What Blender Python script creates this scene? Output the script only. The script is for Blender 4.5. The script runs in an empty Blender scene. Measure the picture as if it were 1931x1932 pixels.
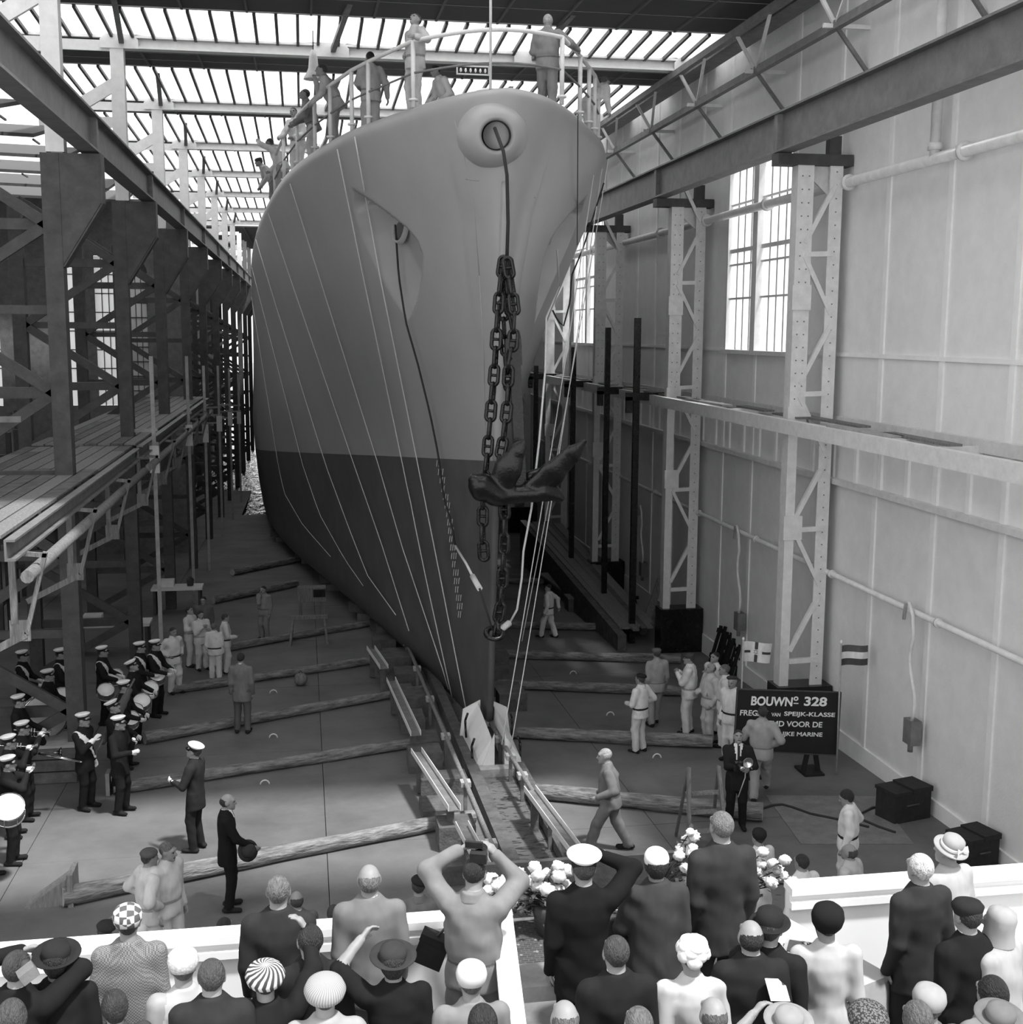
import bpy, math, random
import numpy as np
from mathutils import Vector, Matrix

random.seed(7)
scn = bpy.context.scene
COL = scn.collection

# ------------------------------------------------------------------ camera
FPX = 2340.0; YAW, PITCH, ROLL = [math.radians(a) for a in (9.55, 8.3, 0.3)]
CAMH = 7.9; SL = 0.03
_cy, _sy, _cp, _sp = math.cos(YAW), math.sin(YAW), math.cos(PITCH), math.sin(PITCH)
FWD = np.array([_sy*_cp, _cy*_cp, -_sp]); _r0 = np.array([_cy, -_sy, 0.0]); _u0 = np.cross(_r0, FWD)
RT = math.cos(ROLL)*_r0 + math.sin(ROLL)*_u0; UP = -math.sin(ROLL)*_r0 + math.cos(ROLL)*_u0
CAM = np.array([0.0, 0.0, CAMH])
cd = bpy.data.cameras.new('camera'); cam = bpy.data.objects.new('camera', cd); COL.objects.link(cam)
cd.sensor_fit = 'HORIZONTAL'; cd.sensor_width = 56.0; cd.lens = FPX/1931.0*56.0
cd.clip_start = 0.1; cd.clip_end = 1000
cam.matrix_world = Matrix(((RT[0], UP[0], -FWD[0], 0), (RT[1], UP[1], -FWD[1], 0), (RT[2], UP[2], -FWD[2], CAMH), (0, 0, 0, 1)))
scn.camera = cam

# ------------------------------------------------------------------ world, sun, exposure
wd = bpy.data.worlds.new('world'); scn.world = wd; wd.use_nodes = True
nt = wd.node_tree; bg = nt.nodes['Background']
bg.inputs[0].default_value = (0.9, 0.9, 0.9, 1); bg.inputs[1].default_value = 1.5
sd = bpy.data.lights.new('sun', 'SUN'); sd.energy = 4.6; sd.angle = math.radians(4.5)
so = bpy.data.objects.new('sun', sd); COL.objects.link(so)
SUN = Vector((0.28, -0.30, 0.91)).normalized()
so.rotation_euler = SUN.to_track_quat('Z', 'Y').to_euler(); so.location = (20, -20, 60)
scn.view_settings.view_transform = 'Standard'; scn.view_settings.look = 'None'
scn.view_settings.gamma = 1.0; scn.view_settings.use_curve_mapping = False
scn.view_settings.exposure = 0.36
try:
    scn.cycles.use_denoising = True; scn.cycles.max_bounces = 6; scn.cycles.diffuse_bounces = 4
    scn.cycles.transparent_max_bounces = 16; scn.cycles.sample_clamp_indirect = 6.0
except Exception: pass

# ------------------------------------------------------------------ pixel -> place helpers (only to read off where things stand)
def ray(x, y): return FWD + RT*(x-965.5)/FPX - UP*(y-966.0)/FPX
def flo(x, y, h=0.0):
    d = ray(x, y); return CAM + d*((h-CAMH)/(d[2]+SL*d[1]))
def onZ(x, y, z): d = ray(x, y); return CAM + d*((z-CAMH)/d[2])
def onX(x, y, X): d = ray(x, y); return CAM + d*(X/d[0])
def onY(x, y, Y): d = ray(x, y); return CAM + d*(Y/d[1])
def fz(Y): return -SL*Y

# ------------------------------------------------------------------ materials (all grey: a black-and-white photograph)
MATS = {}
def mat(name, v, rough=0.7, var=0.12, scale=6.0, bump=0.0, bscale=None, metal=0.0, spec=0.4, detail=4.0, stretch=None):
    if name in MATS: return MATS[name]
    m = bpy.data.materials.new(name); m.use_nodes = True; n = m.node_tree.nodes; l = m.node_tree.links
    b = n['Principled BSDF']; b.inputs['Roughness'].default_value = rough; b.inputs['Metallic'].default_value = metal
    b.inputs['Specular IOR Level'].default_value = spec
    tc = n.new('ShaderNodeTexCoord'); src = tc.outputs['Object']
    if stretch:
        mp = n.new('ShaderNodeMapping'); mp.inputs['Scale'].default_value = stretch; l.new(src, mp.inputs[0]); src = mp.outputs[0]
    nz = n.new('ShaderNodeTexNoise'); nz.inputs['Scale'].default_value = scale; nz.inputs['Detail'].default_value = detail
    nz.inputs['Roughness'].default_value = 0.65; l.new(src, nz.inputs['Vector'])
    rp = n.new('ShaderNodeValToRGB'); lo, hi = max(v*(1-var), 0), min(v*(1+var), 0.95)
    rp.color_ramp.elements[0].position = 0.3; rp.color_ramp.elements[1].position = 0.7
    rp.color_ramp.elements[0].color = (lo, lo, lo, 1); rp.color_ramp.elements[1].color = (hi, hi, hi, 1)
    l.new(nz.outputs[0], rp.inputs[0]); l.new(rp.outputs[0], b.inputs['Base Color'])
    if bump > 0:
        n2 = n.new('ShaderNodeTexNoise'); n2.inputs['Scale'].default_value = bscale or scale*2; n2.inputs['Detail'].default_value = 3
        l.new(src, n2.inputs['Vector'])
        bp = n.new('ShaderNodeBump'); bp.inputs['Strength'].default_value = bump; bp.inputs['Distance'].default_value = 0.05
        l.new(n2.outputs[0], bp.inputs['Height']); l.new(bp.outputs[0], b.inputs['Normal'])
    m.diffuse_color = (v, v, v, 1); MATS[name] = m
    return m
M = lambda k: MATS[k]
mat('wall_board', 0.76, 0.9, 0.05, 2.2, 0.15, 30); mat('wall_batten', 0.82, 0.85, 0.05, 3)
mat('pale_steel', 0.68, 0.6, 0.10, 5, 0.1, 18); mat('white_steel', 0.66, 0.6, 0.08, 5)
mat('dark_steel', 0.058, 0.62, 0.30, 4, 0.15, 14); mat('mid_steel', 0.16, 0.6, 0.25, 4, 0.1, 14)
mat('beam_steel', 0.15, 0.55, 0.22, 3, 0.12, 10); mat('black_steel', 0.010, 0.27, 0.5, 9, 0.12, 24, 0.0, 0.4)
mat('hull_grey', 0.33, 0.42, 0.05, 0.8, 0.04, 2.2, 0.0, 0.45); mat('hull_dark', 0.085, 0.55, 0.20, 1.2, 0.03, 3)
mat('recess_grey', 0.30, 0.5, 0.06, 2); mat('white_paint', 0.78, 0.6, 0.05, 4)
mat('floor_concrete', 0.135, 0.75, 0.30, 0.55, 0.08, 14, 0, 0.3, 9.0); mat('floor_joint', 0.05, 0.9, 0.2, 5)
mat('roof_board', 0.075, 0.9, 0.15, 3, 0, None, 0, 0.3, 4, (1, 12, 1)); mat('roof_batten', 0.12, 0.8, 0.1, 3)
mat('timber', 0.20, 0.85, 0.35, 3, 0.5, 12, 0, 0.2, 6, (8, 8, 1)); mat('old_timber', 0.10, 0.9, 0.35, 4, 0.4, 14)
mat('bark', 0.19, 0.9, 0.65, 5.0, 0.9, 9, 0, 0.2, 8, (2.6, 2.6, 0.55)); mat('pale_timber', 0.34, 0.85, 0.18, 5, 0.2, 14)
mat('plaster_white', 0.86, 0.9, 0.03, 2); mat('ledge_white', 0.90, 0.8, 0.02, 2)
mat('podium_floor', 0.16, 0.9, 0.2, 6); mat('cloth_table', 0.42, 0.95, 0.04, 5, 0.15, 5)
mat('rope_white', 0.62, 0.9, 0.1, 40); mat('rope_dark', 0.03, 0.9, 0.2, 40)
mat('chrome', 0.75, 0.18, 0.05, 8, 0, None, 1.0); mat('bulb', 0.8, 0.3, 0.02)
mat('black_cloth', 0.018, 0.85, 0.3, 8, 0.2, 12); mat('black_paint', 0.012, 0.6, 0.2, 4); mat('lettering', 0.85, 0.7, 0.02)
mat('drum_skin', 0.85, 0.6, 0.05, 8); mat('brass', 0.55, 0.2, 0.1, 6, 0, None, 1.0)
mat('petal', 0.86, 0.8, 0.04, 30, 0.5, 60); mat('leaf', 0.05, 0.7, 0.5, 20)
mat('glass_frame', 0.55, 0.6, 0.05)

def mat_glass(name, mix):
    m = bpy.data.materials.new(name); m.use_nodes = True; n = m.node_tree.nodes; l = m.node_tree.links
    n.remove(n['Principled BSDF']); out = n['Material Output']
    t = n.new('ShaderNodeBsdfTransparent'); t.inputs[0].default_value = (0.97, 0.97, 0.97, 1)
    d = n.new('ShaderNodeBsdfTranslucent'); d.inputs[0].default_value = (0.92, 0.92, 0.92, 1)
    nz = n.new('ShaderNodeTexNoise'); nz.inputs['Scale'].default_value = 5; rp = n.new('ShaderNodeValToRGB')
    rp.color_ramp.elements[0].color = (.9, .9, .9, 1); rp.color_ramp.elements[1].color = (.97, .97, .97, 1); l.new(nz.outputs[0], rp.inputs[0]); l.new(rp.outputs[0], d.inputs[0])
    g = n.new('ShaderNodeBsdfGlossy'); g.inputs['Roughness'].default_value = 0.15
    x = n.new('ShaderNodeMixShader'); x.inputs[0].default_value = mix; l.new(t.outputs[0], x.inputs[1]); l.new(d.outputs[0], x.inputs[2])
    y = n.new('ShaderNodeMixShader'); y.inputs[0].default_value = 0.05; l.new(x.outputs[0], y.inputs[1]); l.new(g.outputs[0], y.inputs[2])
    l.new(y.outputs[0], out.inputs[0]); MATS[name] = m
mat_glass('window_glass', .2); mat_glass('frosted_glass', .78)
def mat_water():
    m = bpy.data.materials.new('water'); m.use_nodes = True; n = m.node_tree.nodes; l = m.node_tree.links
    b = n['Principled BSDF']; b.inputs['Base Color'].default_value = (0.03, 0.03, 0.03, 1); b.inputs['Roughness'].default_value = 0.08
    tc = n.new('ShaderNodeTexCoord'); mp = n.new('ShaderNodeMapping'); mp.inputs['Scale'].default_value = (1.2, 0.35, 1); l.new(tc.outputs['Object'], mp.inputs[0])
    nz = n.new('ShaderNodeTexNoise'); nz.inputs['Scale'].default_value = 2.2; nz.inputs['Detail'].default_value = 4; l.new(mp.outputs[0], nz.inputs['Vector'])
    bp = n.new('ShaderNodeBump'); bp.inputs['Strength'].default_value = 0.9; bp.inputs['Distance'].default_value = 0.3
    l.new(nz.outputs[0], bp.inputs['Height']); l.new(bp.outputs[0], b.inputs['Normal']); MATS['water'] = m
mat_water()

# ------------------------------------------------------------------ mesh helpers
class MB:
    def __init__(s): s.v = []; s.f = []; s.mi = []; s.sm = []; s.cur = 0; s.smooth = False
    def add(s, vs, fs, smooth=None):
        o = len(s.v); s.v += [tuple(float(c) for c in p) for p in vs]
        for f in fs: s.f.append(tuple(i+o for i in f)); s.mi.append(s.cur); s.sm.append(s.smooth if smooth is None else smooth)
        return s
    def box(s, a, b):
        x0, y0, z0 = [min(a[i], b[i]) for i in range(3)]; x1, y1, z1 = [max(a[i], b[i]) for i in range(3)]
        return s.add([(x0,y0,z0),(x1,y0,z0),(x1,y1,z0),(x0,y1,z0),(x0,y0,z1),(x1,y0,z1),(x1,y1,z1),(x0,y1,z1)],
                     [(3,2,1,0),(4,5,6,7),(0,1,5,4),(1,2,6,5),(2,3,7,6),(3,0,4,7)])
    def bar(s, p, q, w, h, upv=(0,0,1)):          # rectangular bar from p to q: w sideways, h along upv
        p = Vector(p); q = Vector(q); d = (q-p).normalized(); u = Vector(upv)
        sd_ = d.cross(u)
        if sd_.length < 1e-4: sd_ = d.cross(Vector((0, 1, 0)))
        sd_.normalize(); u = sd_.cross(d).normalized(); a = sd_*w/2; b = u*h/2
        return s.add([p-a-b, p+a-b, p+a+b, p-a+b, q-a-b, q+a-b, q+a+b, q-a+b],
                     [(0,1,2,3),(7,6,5,4),(0,4,5,1),(1,5,6,2),(2,6,7,3),(3,7,4,0)])
    def tube(s, pts, r, n=8, cap=True, smooth=True):
        pts = [Vector(p) for p in pts]; m = len(pts); rs = r if isinstance(r, (list, tuple)) else [r]*m
        t0 = (pts[1]-pts[0]).normalized(); ref = Vector((0,0,1)) if abs(t0.z) < 0.9 else Vector((1,0,0))
        nrm = t0.cross(ref).normalized(); vs = []
        for i in range(m):
            t = (pts[min(i+1, m-1)]-pts[max(i-1, 0)]).normalized()
            nrm = (nrm - t*nrm.dot(t)).normalized(); bi = t.cross(nrm)
            for k in range(n):
                a = 2*math.pi*k/n; vs.append(pts[i]+(nrm*math.cos(a)+bi*math.sin(a))*rs[i])
        fs = [(i*n+k, i*n+(k+1)%n, (i+1)*n+(k+1)%n, (i+1)*n+k) for i in range(m-1) for k in range(n)]
        s.add(vs, fs, smooth)
        if cap:
            o = len(s.v)-len(vs); s.f.append(tuple(o+k for k in range(n))[::-1]); s.mi.append(s.cur); s.sm.append(False)
            s.f.append(tuple(o+(m-1)*n+k for k in range(n))); s.mi.append(s.cur); s.sm.append(False)
        return s
    def lathe(s, prof, n=24, M4=None, smooth=True, sx=1.0, sy=1.0):      # prof: list of (r, z)
        vs = []; M4 = M4 or Matrix()
        for r, z in prof:
            for k in range(n):
                a = 2*math.pi*k/n; vs.append(M4 @ Vector((r*math.cos(a)*sx, r*math.sin(a)*sy, z)))
        fs = [(i*n+k, i*n+(k+1)%n, (i+1)*n+(k+1)%n, (i+1)*n+k) for i in range(len(prof)-1) for k in range(n)]
        return s.add(vs, fs, smooth)
    def prism(s, poly, d):        # poly list of 3D points (planar), extruded by vector d
        n = len(poly); d = Vector(d); vs = [Vector(p) for p in poly]+[Vector(p)+d for p in poly]
        return s.add(vs, [tuple(range(n))[::-1], tuple(range(n, 2*n))]+[(i, (i+1)%n, n+(i+1)%n, n+i) for i in range(n)])
    def mesh(s, name):
        me = bpy.data.meshes.new(name); me.from_pydata(s.v, [], s.f)
        me.polygons.foreach_set('material_index', s.mi); me.polygons.foreach_set('use_smooth', s.sm); me.update(); return me
    def build(s, name, m, parent=None, loc=None, **props):
        me = s.mesh(name)
        for mm in (m if isinstance(m, (list, tuple)) else [m]): me.materials.append(MATS[mm] if isinstance(mm, str) else mm)
        return link(name, me, parent, loc, **props)
def link(name, me, parent=None, loc=None, rot=None, **props):
    o = bpy.data.objects.new(name, me); COL.objects.link(o)
    if loc is not None: o.location = loc
    if rot is not None: o.rotation_euler = rot
    if parent is not None: o.parent = parent
    for k, v in props.items(): o[k] = v
    return o
def empty(name, loc=(0, 0, 0), rz=0.0, **props):
    o = bpy.data.objects.new(name, None); COL.objects.link(o); o.location = loc; o.rotation_euler = (0, 0, rz)
    o.empty_display_size = 0.2
    for k, v in props.items(): o[k] = v
    return o
def tag(o, label, category, group=None):
    o['label'] = label; o['category'] = category
    if group: o['group'] = group
    return o
ORD = ['nearest', 'second', 'third', 'fourth', 'fifth', 'sixth', 'seventh', 'eighth', 'ninth', 'tenth', 'eleventh', 'twelfth']
FY = [24.2+8.6*i for i in range(11)]; YE = 118.0        # frame lines of the hall
XW = 10.95
# ================================================================== FLOOR
fl = MB()
def slab(b, x0, x1, y0, y1, e0, e1):
    b.add([(x, y, fz(y)+e) for e in (e0, e1) for x, y in ((x0,y0),(x1,y0),(x1,y1),(x0,y1))], [(3,2,1,0),(4,5,6,7),(0,1,5,4),(1,2,6,5),(2,3,7,6),(3,0,4,7)])
slab(fl, -17, XW, 2, 68, -.6, -.12); slab(fl, -17, -3.4, 68, YE, -.6, -.12); slab(fl, 8.6, XW, 68, YE, -.6, -.12)
floor = fl.build('floor', 'floor_joint', kind='structure')
XS = [-17, -12.5, -8.6, -4.6, 0.25, 5.9, XW]; YS = [2, 9, 14.6, 19.9, 25.2, 30.5, 35.8, 41.1, 46.4, 55, 68]
for i in range(len(XS)-1):
    for j in range(len(YS)-1):
        b = MB(); slab(b, XS[i]+.006, XS[i+1]-.006, YS[j]+.007, YS[j+1]-.007, -.11, random.uniform(-.004, .004)); b.build('floor_slab', 'floor_concrete', floor)
for x0, x1 in ((-17, -3.4), (8.6, XW)): b = MB(); slab(b, x0, x1, 68, YE, -.11, 0); b.build('floor_slab', 'floor_concrete', floor)
# lifting eyes let into the floor
def floor_ring(px, py, lab):
    p = flo(px, py); b = MB(); r = .085
    b.tube([(p[0]+r*math.cos(a), p[1], p[2]+r*math.sin(a)*1.0) for a in np.linspace(0, math.pi, 11)], .014, 6)
    tag(b.build('floor_ring', 'pale_steel'), lab, 'ring')
for px, py, lab in [(516, 1308, 'small steel floor ring left of the ship near the fourth log'), (516, 1392, 'steel floor ring behind the peaked-cap officer between two logs'),
                    (500, 1480, 'steel floor ring right of the peaked-cap officer on the bare floor'), (1240, 1430, 'steel floor ring in front of the worker in black boots'),
                    (1082, 1272, 'steel floor ring between two logs right of the bow'), (1152, 1350, 'steel floor ring left of the worker in black boots')]:
    floor_ring(px, py, lab)

# ================================================================== WATER beyond the slip
w = MB(); w.add([(-60, 66, -2.45), (60, 66, -2.45), (60, 400, -2.45), (-60, 400, -2.45)], [(0,1,2,3)])
tag(w.build('water', 'water', kind='structure'), 'glittering water beyond the far end of the slipway', 'water')

# ================================================================== RIGHT WALL
b = MB(); b.box((XW-.05, 2, -1.0), (XW+.25, 24, -.30)); b.box((XW-.05, 24, -1.6), (XW+.25, 50, -.45)); b.box((XW-.05, 50, -3.7), (XW+.25, YE, -1.2)); b.box((XW, 2, 15.15), (XW+.25, YE, 15.4))
wall = b.build('wall_right', 'wall_batten', kind='structure')
SY = [2, 4.9, 7.0, 9.2, 11.4, 13.6, 15.75, 17.9, 20.1, 22.4, 24.7, 27.0, 29.17, 31.35, 33.6, 35.8, 38.05, 40.2, 42.5, 44.8, 47.3, 49.8, 52, 54.3, 56.6, 59, 62, 66, 70, 75, 84, 94, 105, 118]
WIN = [(27.0, 31.35), (44.8, 49.8), (62, 66)]
for j in range(len(SY)-1):
    y0, y1 = SY[j], SY[j+1]
    for z0, z1 in ((fz(y1)-.1, 7.46), (7.46, 12.2), (12.2, 15.15)):
        if z0 == 7.46 and any(a-.01 <= y0 and y1 <= c+.01 for a, c in WIN): continue
        p = MB(); p.box((XW, y0+.01, z0+.012), (XW+.08, y1-.01, z1-.012)); p.build('wall_panel', 'wall_board', wall)
    p = MB(); zt = 15.15 if not any(a+.02 < y0 < c-.02 for a, c in WIN) else 7.46
    p.box((XW-.035, y0-.075, fz(y0)), (XW+.0, y0+.075, zt)); p.build('wall_batten', 'wall_batten', wall)
p = MB(); p.box((XW-.05, 2, 7.42), (XW, 27.0, 7.5)); p.box((XW-.05, 31.35, 7.42), (XW, 44.8, 7.5)); p.box((XW-.05, 49.8, 7.42), (XW, 62, 7.5)); p.build('wall_ledge', 'wall_batten', wall)

def window(n, y0, y1, z0, z1, X, nx, zr, sgn=1):
    b = MB(); T = .1
    b.box((X-.06, y0, z0-.02), (X+.12, y0+T, z1)); b.box((X-.06, y1-T, z0-.02), (X+.12, y1, z1))
    b.box((X-.06, y0, z1-T), (X+.12, y1, z1)); b.box((X-.14, y0-.05, z0-.1), (X+.12, y1+.05, z0))
    ym = (y0+y1)/2; b.box((X-.12, ym-.16, z0), (X+.12, ym+.16, z1))
    o = b.build('window_%d' % n, 'white_steel', kind='structure')
    for a, c in ((y0+T, ym-.16), (ym+.16, y1-T)):
        w = (c-a)/nx; zz = [z0]+zr+[z1-T]
        for i in range(1, nx):
            g = MB(); g.box((X+.02, a+i*w-.015, z0), (X+.05, a+i*w+.015, z1-T)); g.build('glazing_bar', 'mid_steel', o)
        for k, z in enumerate(zr):
            h = .05 if k == len(zr)//2 else .025
            g = MB(); g.box((X, a, z-h), (X+.05, c, z+h)); g.build('transom', 'pale_steel', o)
        for i in range(nx):
            for k in range(len(zz)-1):
                g = MB(); g.box((X+.03, a+i*w+.015, zz[k]+.02), (X+.038, a+(i+1)*w-.015, zz[k+1]-.02)); g.build('pane', 'window_glass', o)
window(1, 27.0, 31.35, 7.46, 12.2, XW, 4, [8.75, 9.6, 9.95, 11.1])
window(2, 44.8, 49.8, 7.46, 12.2, XW, 4, [8.75, 9.6, 9.95, 11.1])
window(3, 62, 66, 7.46, 12.2, XW, 4, [8.75, 9.6, 9.95, 11.1])

# ================================================================== ROOF
ZC = 14.72
XL = -6.9
GD, GH = 2.2, .14                                               # run and rise of the sloping roof lights
gd = [4.4, 2.4, 4.4]+[5.2]*8  # runs widened to let more daylight in; the nearest roof light is out of view
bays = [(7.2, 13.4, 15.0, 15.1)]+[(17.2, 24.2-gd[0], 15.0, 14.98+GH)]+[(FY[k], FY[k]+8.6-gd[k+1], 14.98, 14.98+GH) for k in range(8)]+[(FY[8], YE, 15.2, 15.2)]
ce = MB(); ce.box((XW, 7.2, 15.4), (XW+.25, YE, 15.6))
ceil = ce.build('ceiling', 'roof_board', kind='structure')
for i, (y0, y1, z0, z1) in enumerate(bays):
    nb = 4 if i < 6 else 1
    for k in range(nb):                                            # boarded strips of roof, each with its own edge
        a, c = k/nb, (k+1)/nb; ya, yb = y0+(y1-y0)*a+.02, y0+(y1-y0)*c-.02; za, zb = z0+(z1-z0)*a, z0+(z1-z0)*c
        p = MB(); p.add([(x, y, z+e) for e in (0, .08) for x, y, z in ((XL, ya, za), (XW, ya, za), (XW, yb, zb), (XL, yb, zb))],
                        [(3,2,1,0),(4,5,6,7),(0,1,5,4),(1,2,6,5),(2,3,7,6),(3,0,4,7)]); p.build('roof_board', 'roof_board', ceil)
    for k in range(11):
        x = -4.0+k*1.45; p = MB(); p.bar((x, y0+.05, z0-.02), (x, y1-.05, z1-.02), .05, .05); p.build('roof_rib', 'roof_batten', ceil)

pane_me = None
for k, Y in enumerate(FY[:8]):                                          # clerestory glazing over every frame line
    o = MB(); o.box((XL, Y-.06, 14.92), (XW, Y+.06, 14.99)); GD = gd[k]; o.box((XL, Y-GD-.06, 14.97+GH), (XW, Y-GD+.06, 15.07+GH))
    wn = o.build('window_%d' % (k+4), 'pale_steel', kind='structure')
    GD = gd[k]; n = 36; wv = (XW-XL)/n; L = math.hypot(GD, GH); rx = -math.atan2(GH, GD)
    for i in range(n):
        if i == 0:
            g = MB(); g.box((.02, -L, -.004), (wv-.02, 0, .004)); pane_me = g.mesh('pane'); pane_me.materials.append(M('frosted_glass'))
            g = MB(); g.box((-.035, -L, -.09), (.035, 0, .02)); mul_me = g.mesh('mullion'); mul_me.materials.append(M('dark_steel'))
        link('pane', pane_me, wn, (XL+i*wv, Y, 14.99), (rx, 0, 0)); link('mullion', mul_me, wn, (XL+i*wv, Y, 14.99), (rx, 0, 0))
    # the truss under it
    t = empty('roof_truss', (0, Y, ZC)); tag(t, '%s white steel roof truss crossing above the ship' % ORD[k] if k else 'nearest white roof truss, above the ship forecastle', 'truss', 'roof trusses')
    b = MB(); b.box((-4.5, -.16, -.05), (XW-.3, .16, .0)); b.box((-4.49, -.03, 0), (XW-.31, .03, .2)); b.box((-4.5, -.16, .2), (XW-.3, .16, .25)); b.build('bottom_chord', 'white_steel', t)
    for X in (-4.25, .85, 5.95, 10.2):
        g = MB(); g.prism([(X-.45, -.18, -.06), (X+.45, -.18, -.06), (X+.45, -.18, .15), (X+.2, -.18, .38), (X-.2, -.18, .38), (X-.45, -.18, .15)], (0, .03, 0)); g.build('gusset_plate', 'white_steel', t)
        for sgn in (-1, 1):
            if not -4.6 < X+sgn*1.0 < XW: continue
            d = MB(); d.bar((X+sgn*.12, -.12, .15), (X+sgn*1.0, -.12, .72), .1, .1, (0, 1, 0)); d.build('diagonal', 'white_steel', t)
        d = MB(); d.bar((X+.05, -.1, .1), (X+.05+.3, -3.6, .42), .12, .12); d.build('strut', 'mid_steel', t)

# roof-edge lattice girder along the right wall, with its knee braces
g0 = empty('roof_edge_girder', (0, 0, 0)); tag(g0, 'dark lattice girder running along the top of the right wall', 'girder')
for z, x in ((14.55, 9.75), (13.75, 10.25)):
    b = MB(); b.bar((x, 15, z), (x, YE, z), .14, .16); b.build('chord', 'mid_steel', g0)
b = MB(); b.bar((10.3, 15, 14.6), (10.3, YE, 14.6), .5, .05); b.build('top_flange', 'mid_steel', g0)
for k in range(32):
    y = 15+k*2.15
    b = MB(); b.bar((9.75, y, 14.55), (10.25, y+2.15*(k % 2), 13.75), .07, .07); b.build('lacing', 'pale_steel', g0)
    if k % 2 == 0:
        b = MB(); b.bar((10.25, y, 13.75), (XW, y, 12.9), .07, .07); b.build('knee_brace', 'mid_steel', g0)
        b = MB(); b.box((10.0, y-.04, 13.7), (XW, y+.04, 13.78)); b.build('wall_arm', 'pale_steel', g0)

# ================================================================== CRANE RUNWAY BEAMS
def runway(name, X, z0, z1, lab, sgn):
    t = empty(name, (X, 14, z0)); tag(t, lab, 'beam')
    H = z1-z0; b = MB(); b.box((-.05, 0.01, .04), (.05, YE-14.01, H-.04)); b.build('web', 'beam_steel', t)
    b = MB(); b.box((-.17, 0, 0), (.17, YE-14, .04)); b.build('bottom_flange', 'beam_steel', t)
    b = MB(); b.box((-.2, 0, H-.04), (.2, YE-14, H)); b.build('top_flange', 'beam_steel', t)
    b = MB(); b.box((-.04, 0, H), (.04, YE-14, H+.06)); b.build('crane_rail', 'mid_steel', t)
    for Y in FY:
        b = MB(); b.box((-.16, Y-14-.09, .04), (.16, Y-14+.09, H-.04)); b.build('stiffener', 'mid_steel', t)
    return t
runway('crane_runway_beam', 9.5, 11.43, 12.2, 'heavy dark steel crane runway beam along the right wall', 1)
runway('crane_runway_beam', -3.75, 11.08, 11.72, 'heavy steel crane runway beam above the left columns', -1)
for k, Y in enumerate(FY[:5]):                                       # brackets that carry the right-hand beam
    t = empty('beam_bracket', (9.5, Y, 11.43)); tag(t, '%s dark timber bracket under the right crane beam' % ORD[k], 'bracket', 'brackets under the right crane beam')
    b = MB(); b.box((-.15, -.18, -.24), (XW-9.52, .18, -.02)); b.build('block', 'dark_steel', t)
    b = MB(); b.box((.95, -.1, -.02), (1.2, .1, .35)); b.build('post', 'dark_steel', t)
    b = MB(); b.prism([(.35, -.02, -.24), (1.15, -.02, -.24), (1.15, -.02, -.95)], (0, .04, 0)); b.build('gusset_plate', 'pale_steel', t)

# ================================================================== RIGHT LATTICE COLUMNS
for k, Y in enumerate(FY[:6]):
    zb = fz(Y)+1.25; t = empty("lattice_column", (9.68, Y, fz(Y))); o = fz(Y)
    tag(t, '%s pale riveted lattice column standing against the right wall' % ORD[k], 'column', 'lattice columns along the right wall')
    b = MB(); b.box((.02, -.3, 0), (XW-9.72, .3, 1.25)); b.build('plinth', 'black_steel', t)
    b = MB(); b.box((.1, -.16, 6.2-o), (.44, -.13, 11.2-o)); b.box((.13, .13, 6.2-o), (.44, .16, 11.2-o)); b.box((.1, -.13, 6.2-o), (.13, .16, 11.2-o)); b.box((.1, -.16, 1.25), (.30, -.13, 6.2-o)); b.box((.1, -.13, 1.25), (.14, .16, 6.2-o)); b.build('front_post', 'pale_steel', t)
    b = MB(); b.box((.78, -.16, 1.25), (1.05, -.12, 11.2-o)); b.box((1.02, -.12, 1.25), (1.05, .16, 11.2-o)); b.build('back_post', 'pale_steel', t)
    z = 2.0; s = 0; n = 0
    while z < 10.9-o:
        b = MB(); x0, x1 = (.3, .9) if s == 0 else (.9, .3)
        b.bar((x0, -.14, z), (x1, -.14, z+1.15), .09, .09, (0, 1, 0)); b.build('lacing_bar', 'pale_steel', t)
        if s == 0: b = MB(); b.bar((.3, -.14, z-.22), (.9, -.14, z-.2), .1, .1, (0, 1, 0)); b.build('batten_bar', 'pale_steel', t)
        z += 1.4; s = 1-s
    for z in (3.9, 6.15, 8.6):
        b = MB(); b.box((.06, -.2, z-.25-o), (.46, -.165, z+.25-o)); b.build('gusset_plate', 'pale_steel', t)
    # rivets: small heads in two rows, too small to pick apart
    r = MB()
    if k < 3:
        for x, za, zz in ((.20, 6.3, 11.1), (.34, 6.3, 11.1), (.92, 1.4+o, 11.1)):
            q = za
            while q < zz: r.box((x-.012, -.172, q-.012-o), (x+.012, -.158, q+.012-o)); q += .26
        r.build('rivet_heads', 'mid_steel', t, kind='stuff')

# ================================================================== WALKWAY, GIRT, PIPES on the right wall
t = empty('wall_walkway', (9.55, 13, 5.88)); tag(t, 'pale steel walkway ledge along the right wall at mid height', 'walkway')
b = MB(); b.box((0, 0, 0), (.06, 50, .28)); b.box((.06, 0, .25), (.16, 50, .28)); b.box((.06, 0, 0), (.16, 50, .03)); b.build('front_channel', 'pale_steel', t)
b = MB(); b.box((1.3, 0, .1), (1.38, 50, .32)); b.build('wall_angle', 'pale_steel', t)
for k in range(20):
    y = .6+k*2.5; b = MB(); b.box((0.05, y, .05), (1.38, y+.08, .2)); b.build('cross_bearer', 'pale_steel', t)
for k in range(16):
    y = 4.5+k*2.2+random.uniform(-.4, .4); x = random.uniform(.2, .9); b = MB(); b.bar((x, y, .3), (x+random.uniform(-.12, .12), y+random.uniform(1.4, 3), .3), .26, .04); b.build('plank', random.choice(['pale_timber', 'timber']), t)
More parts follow.
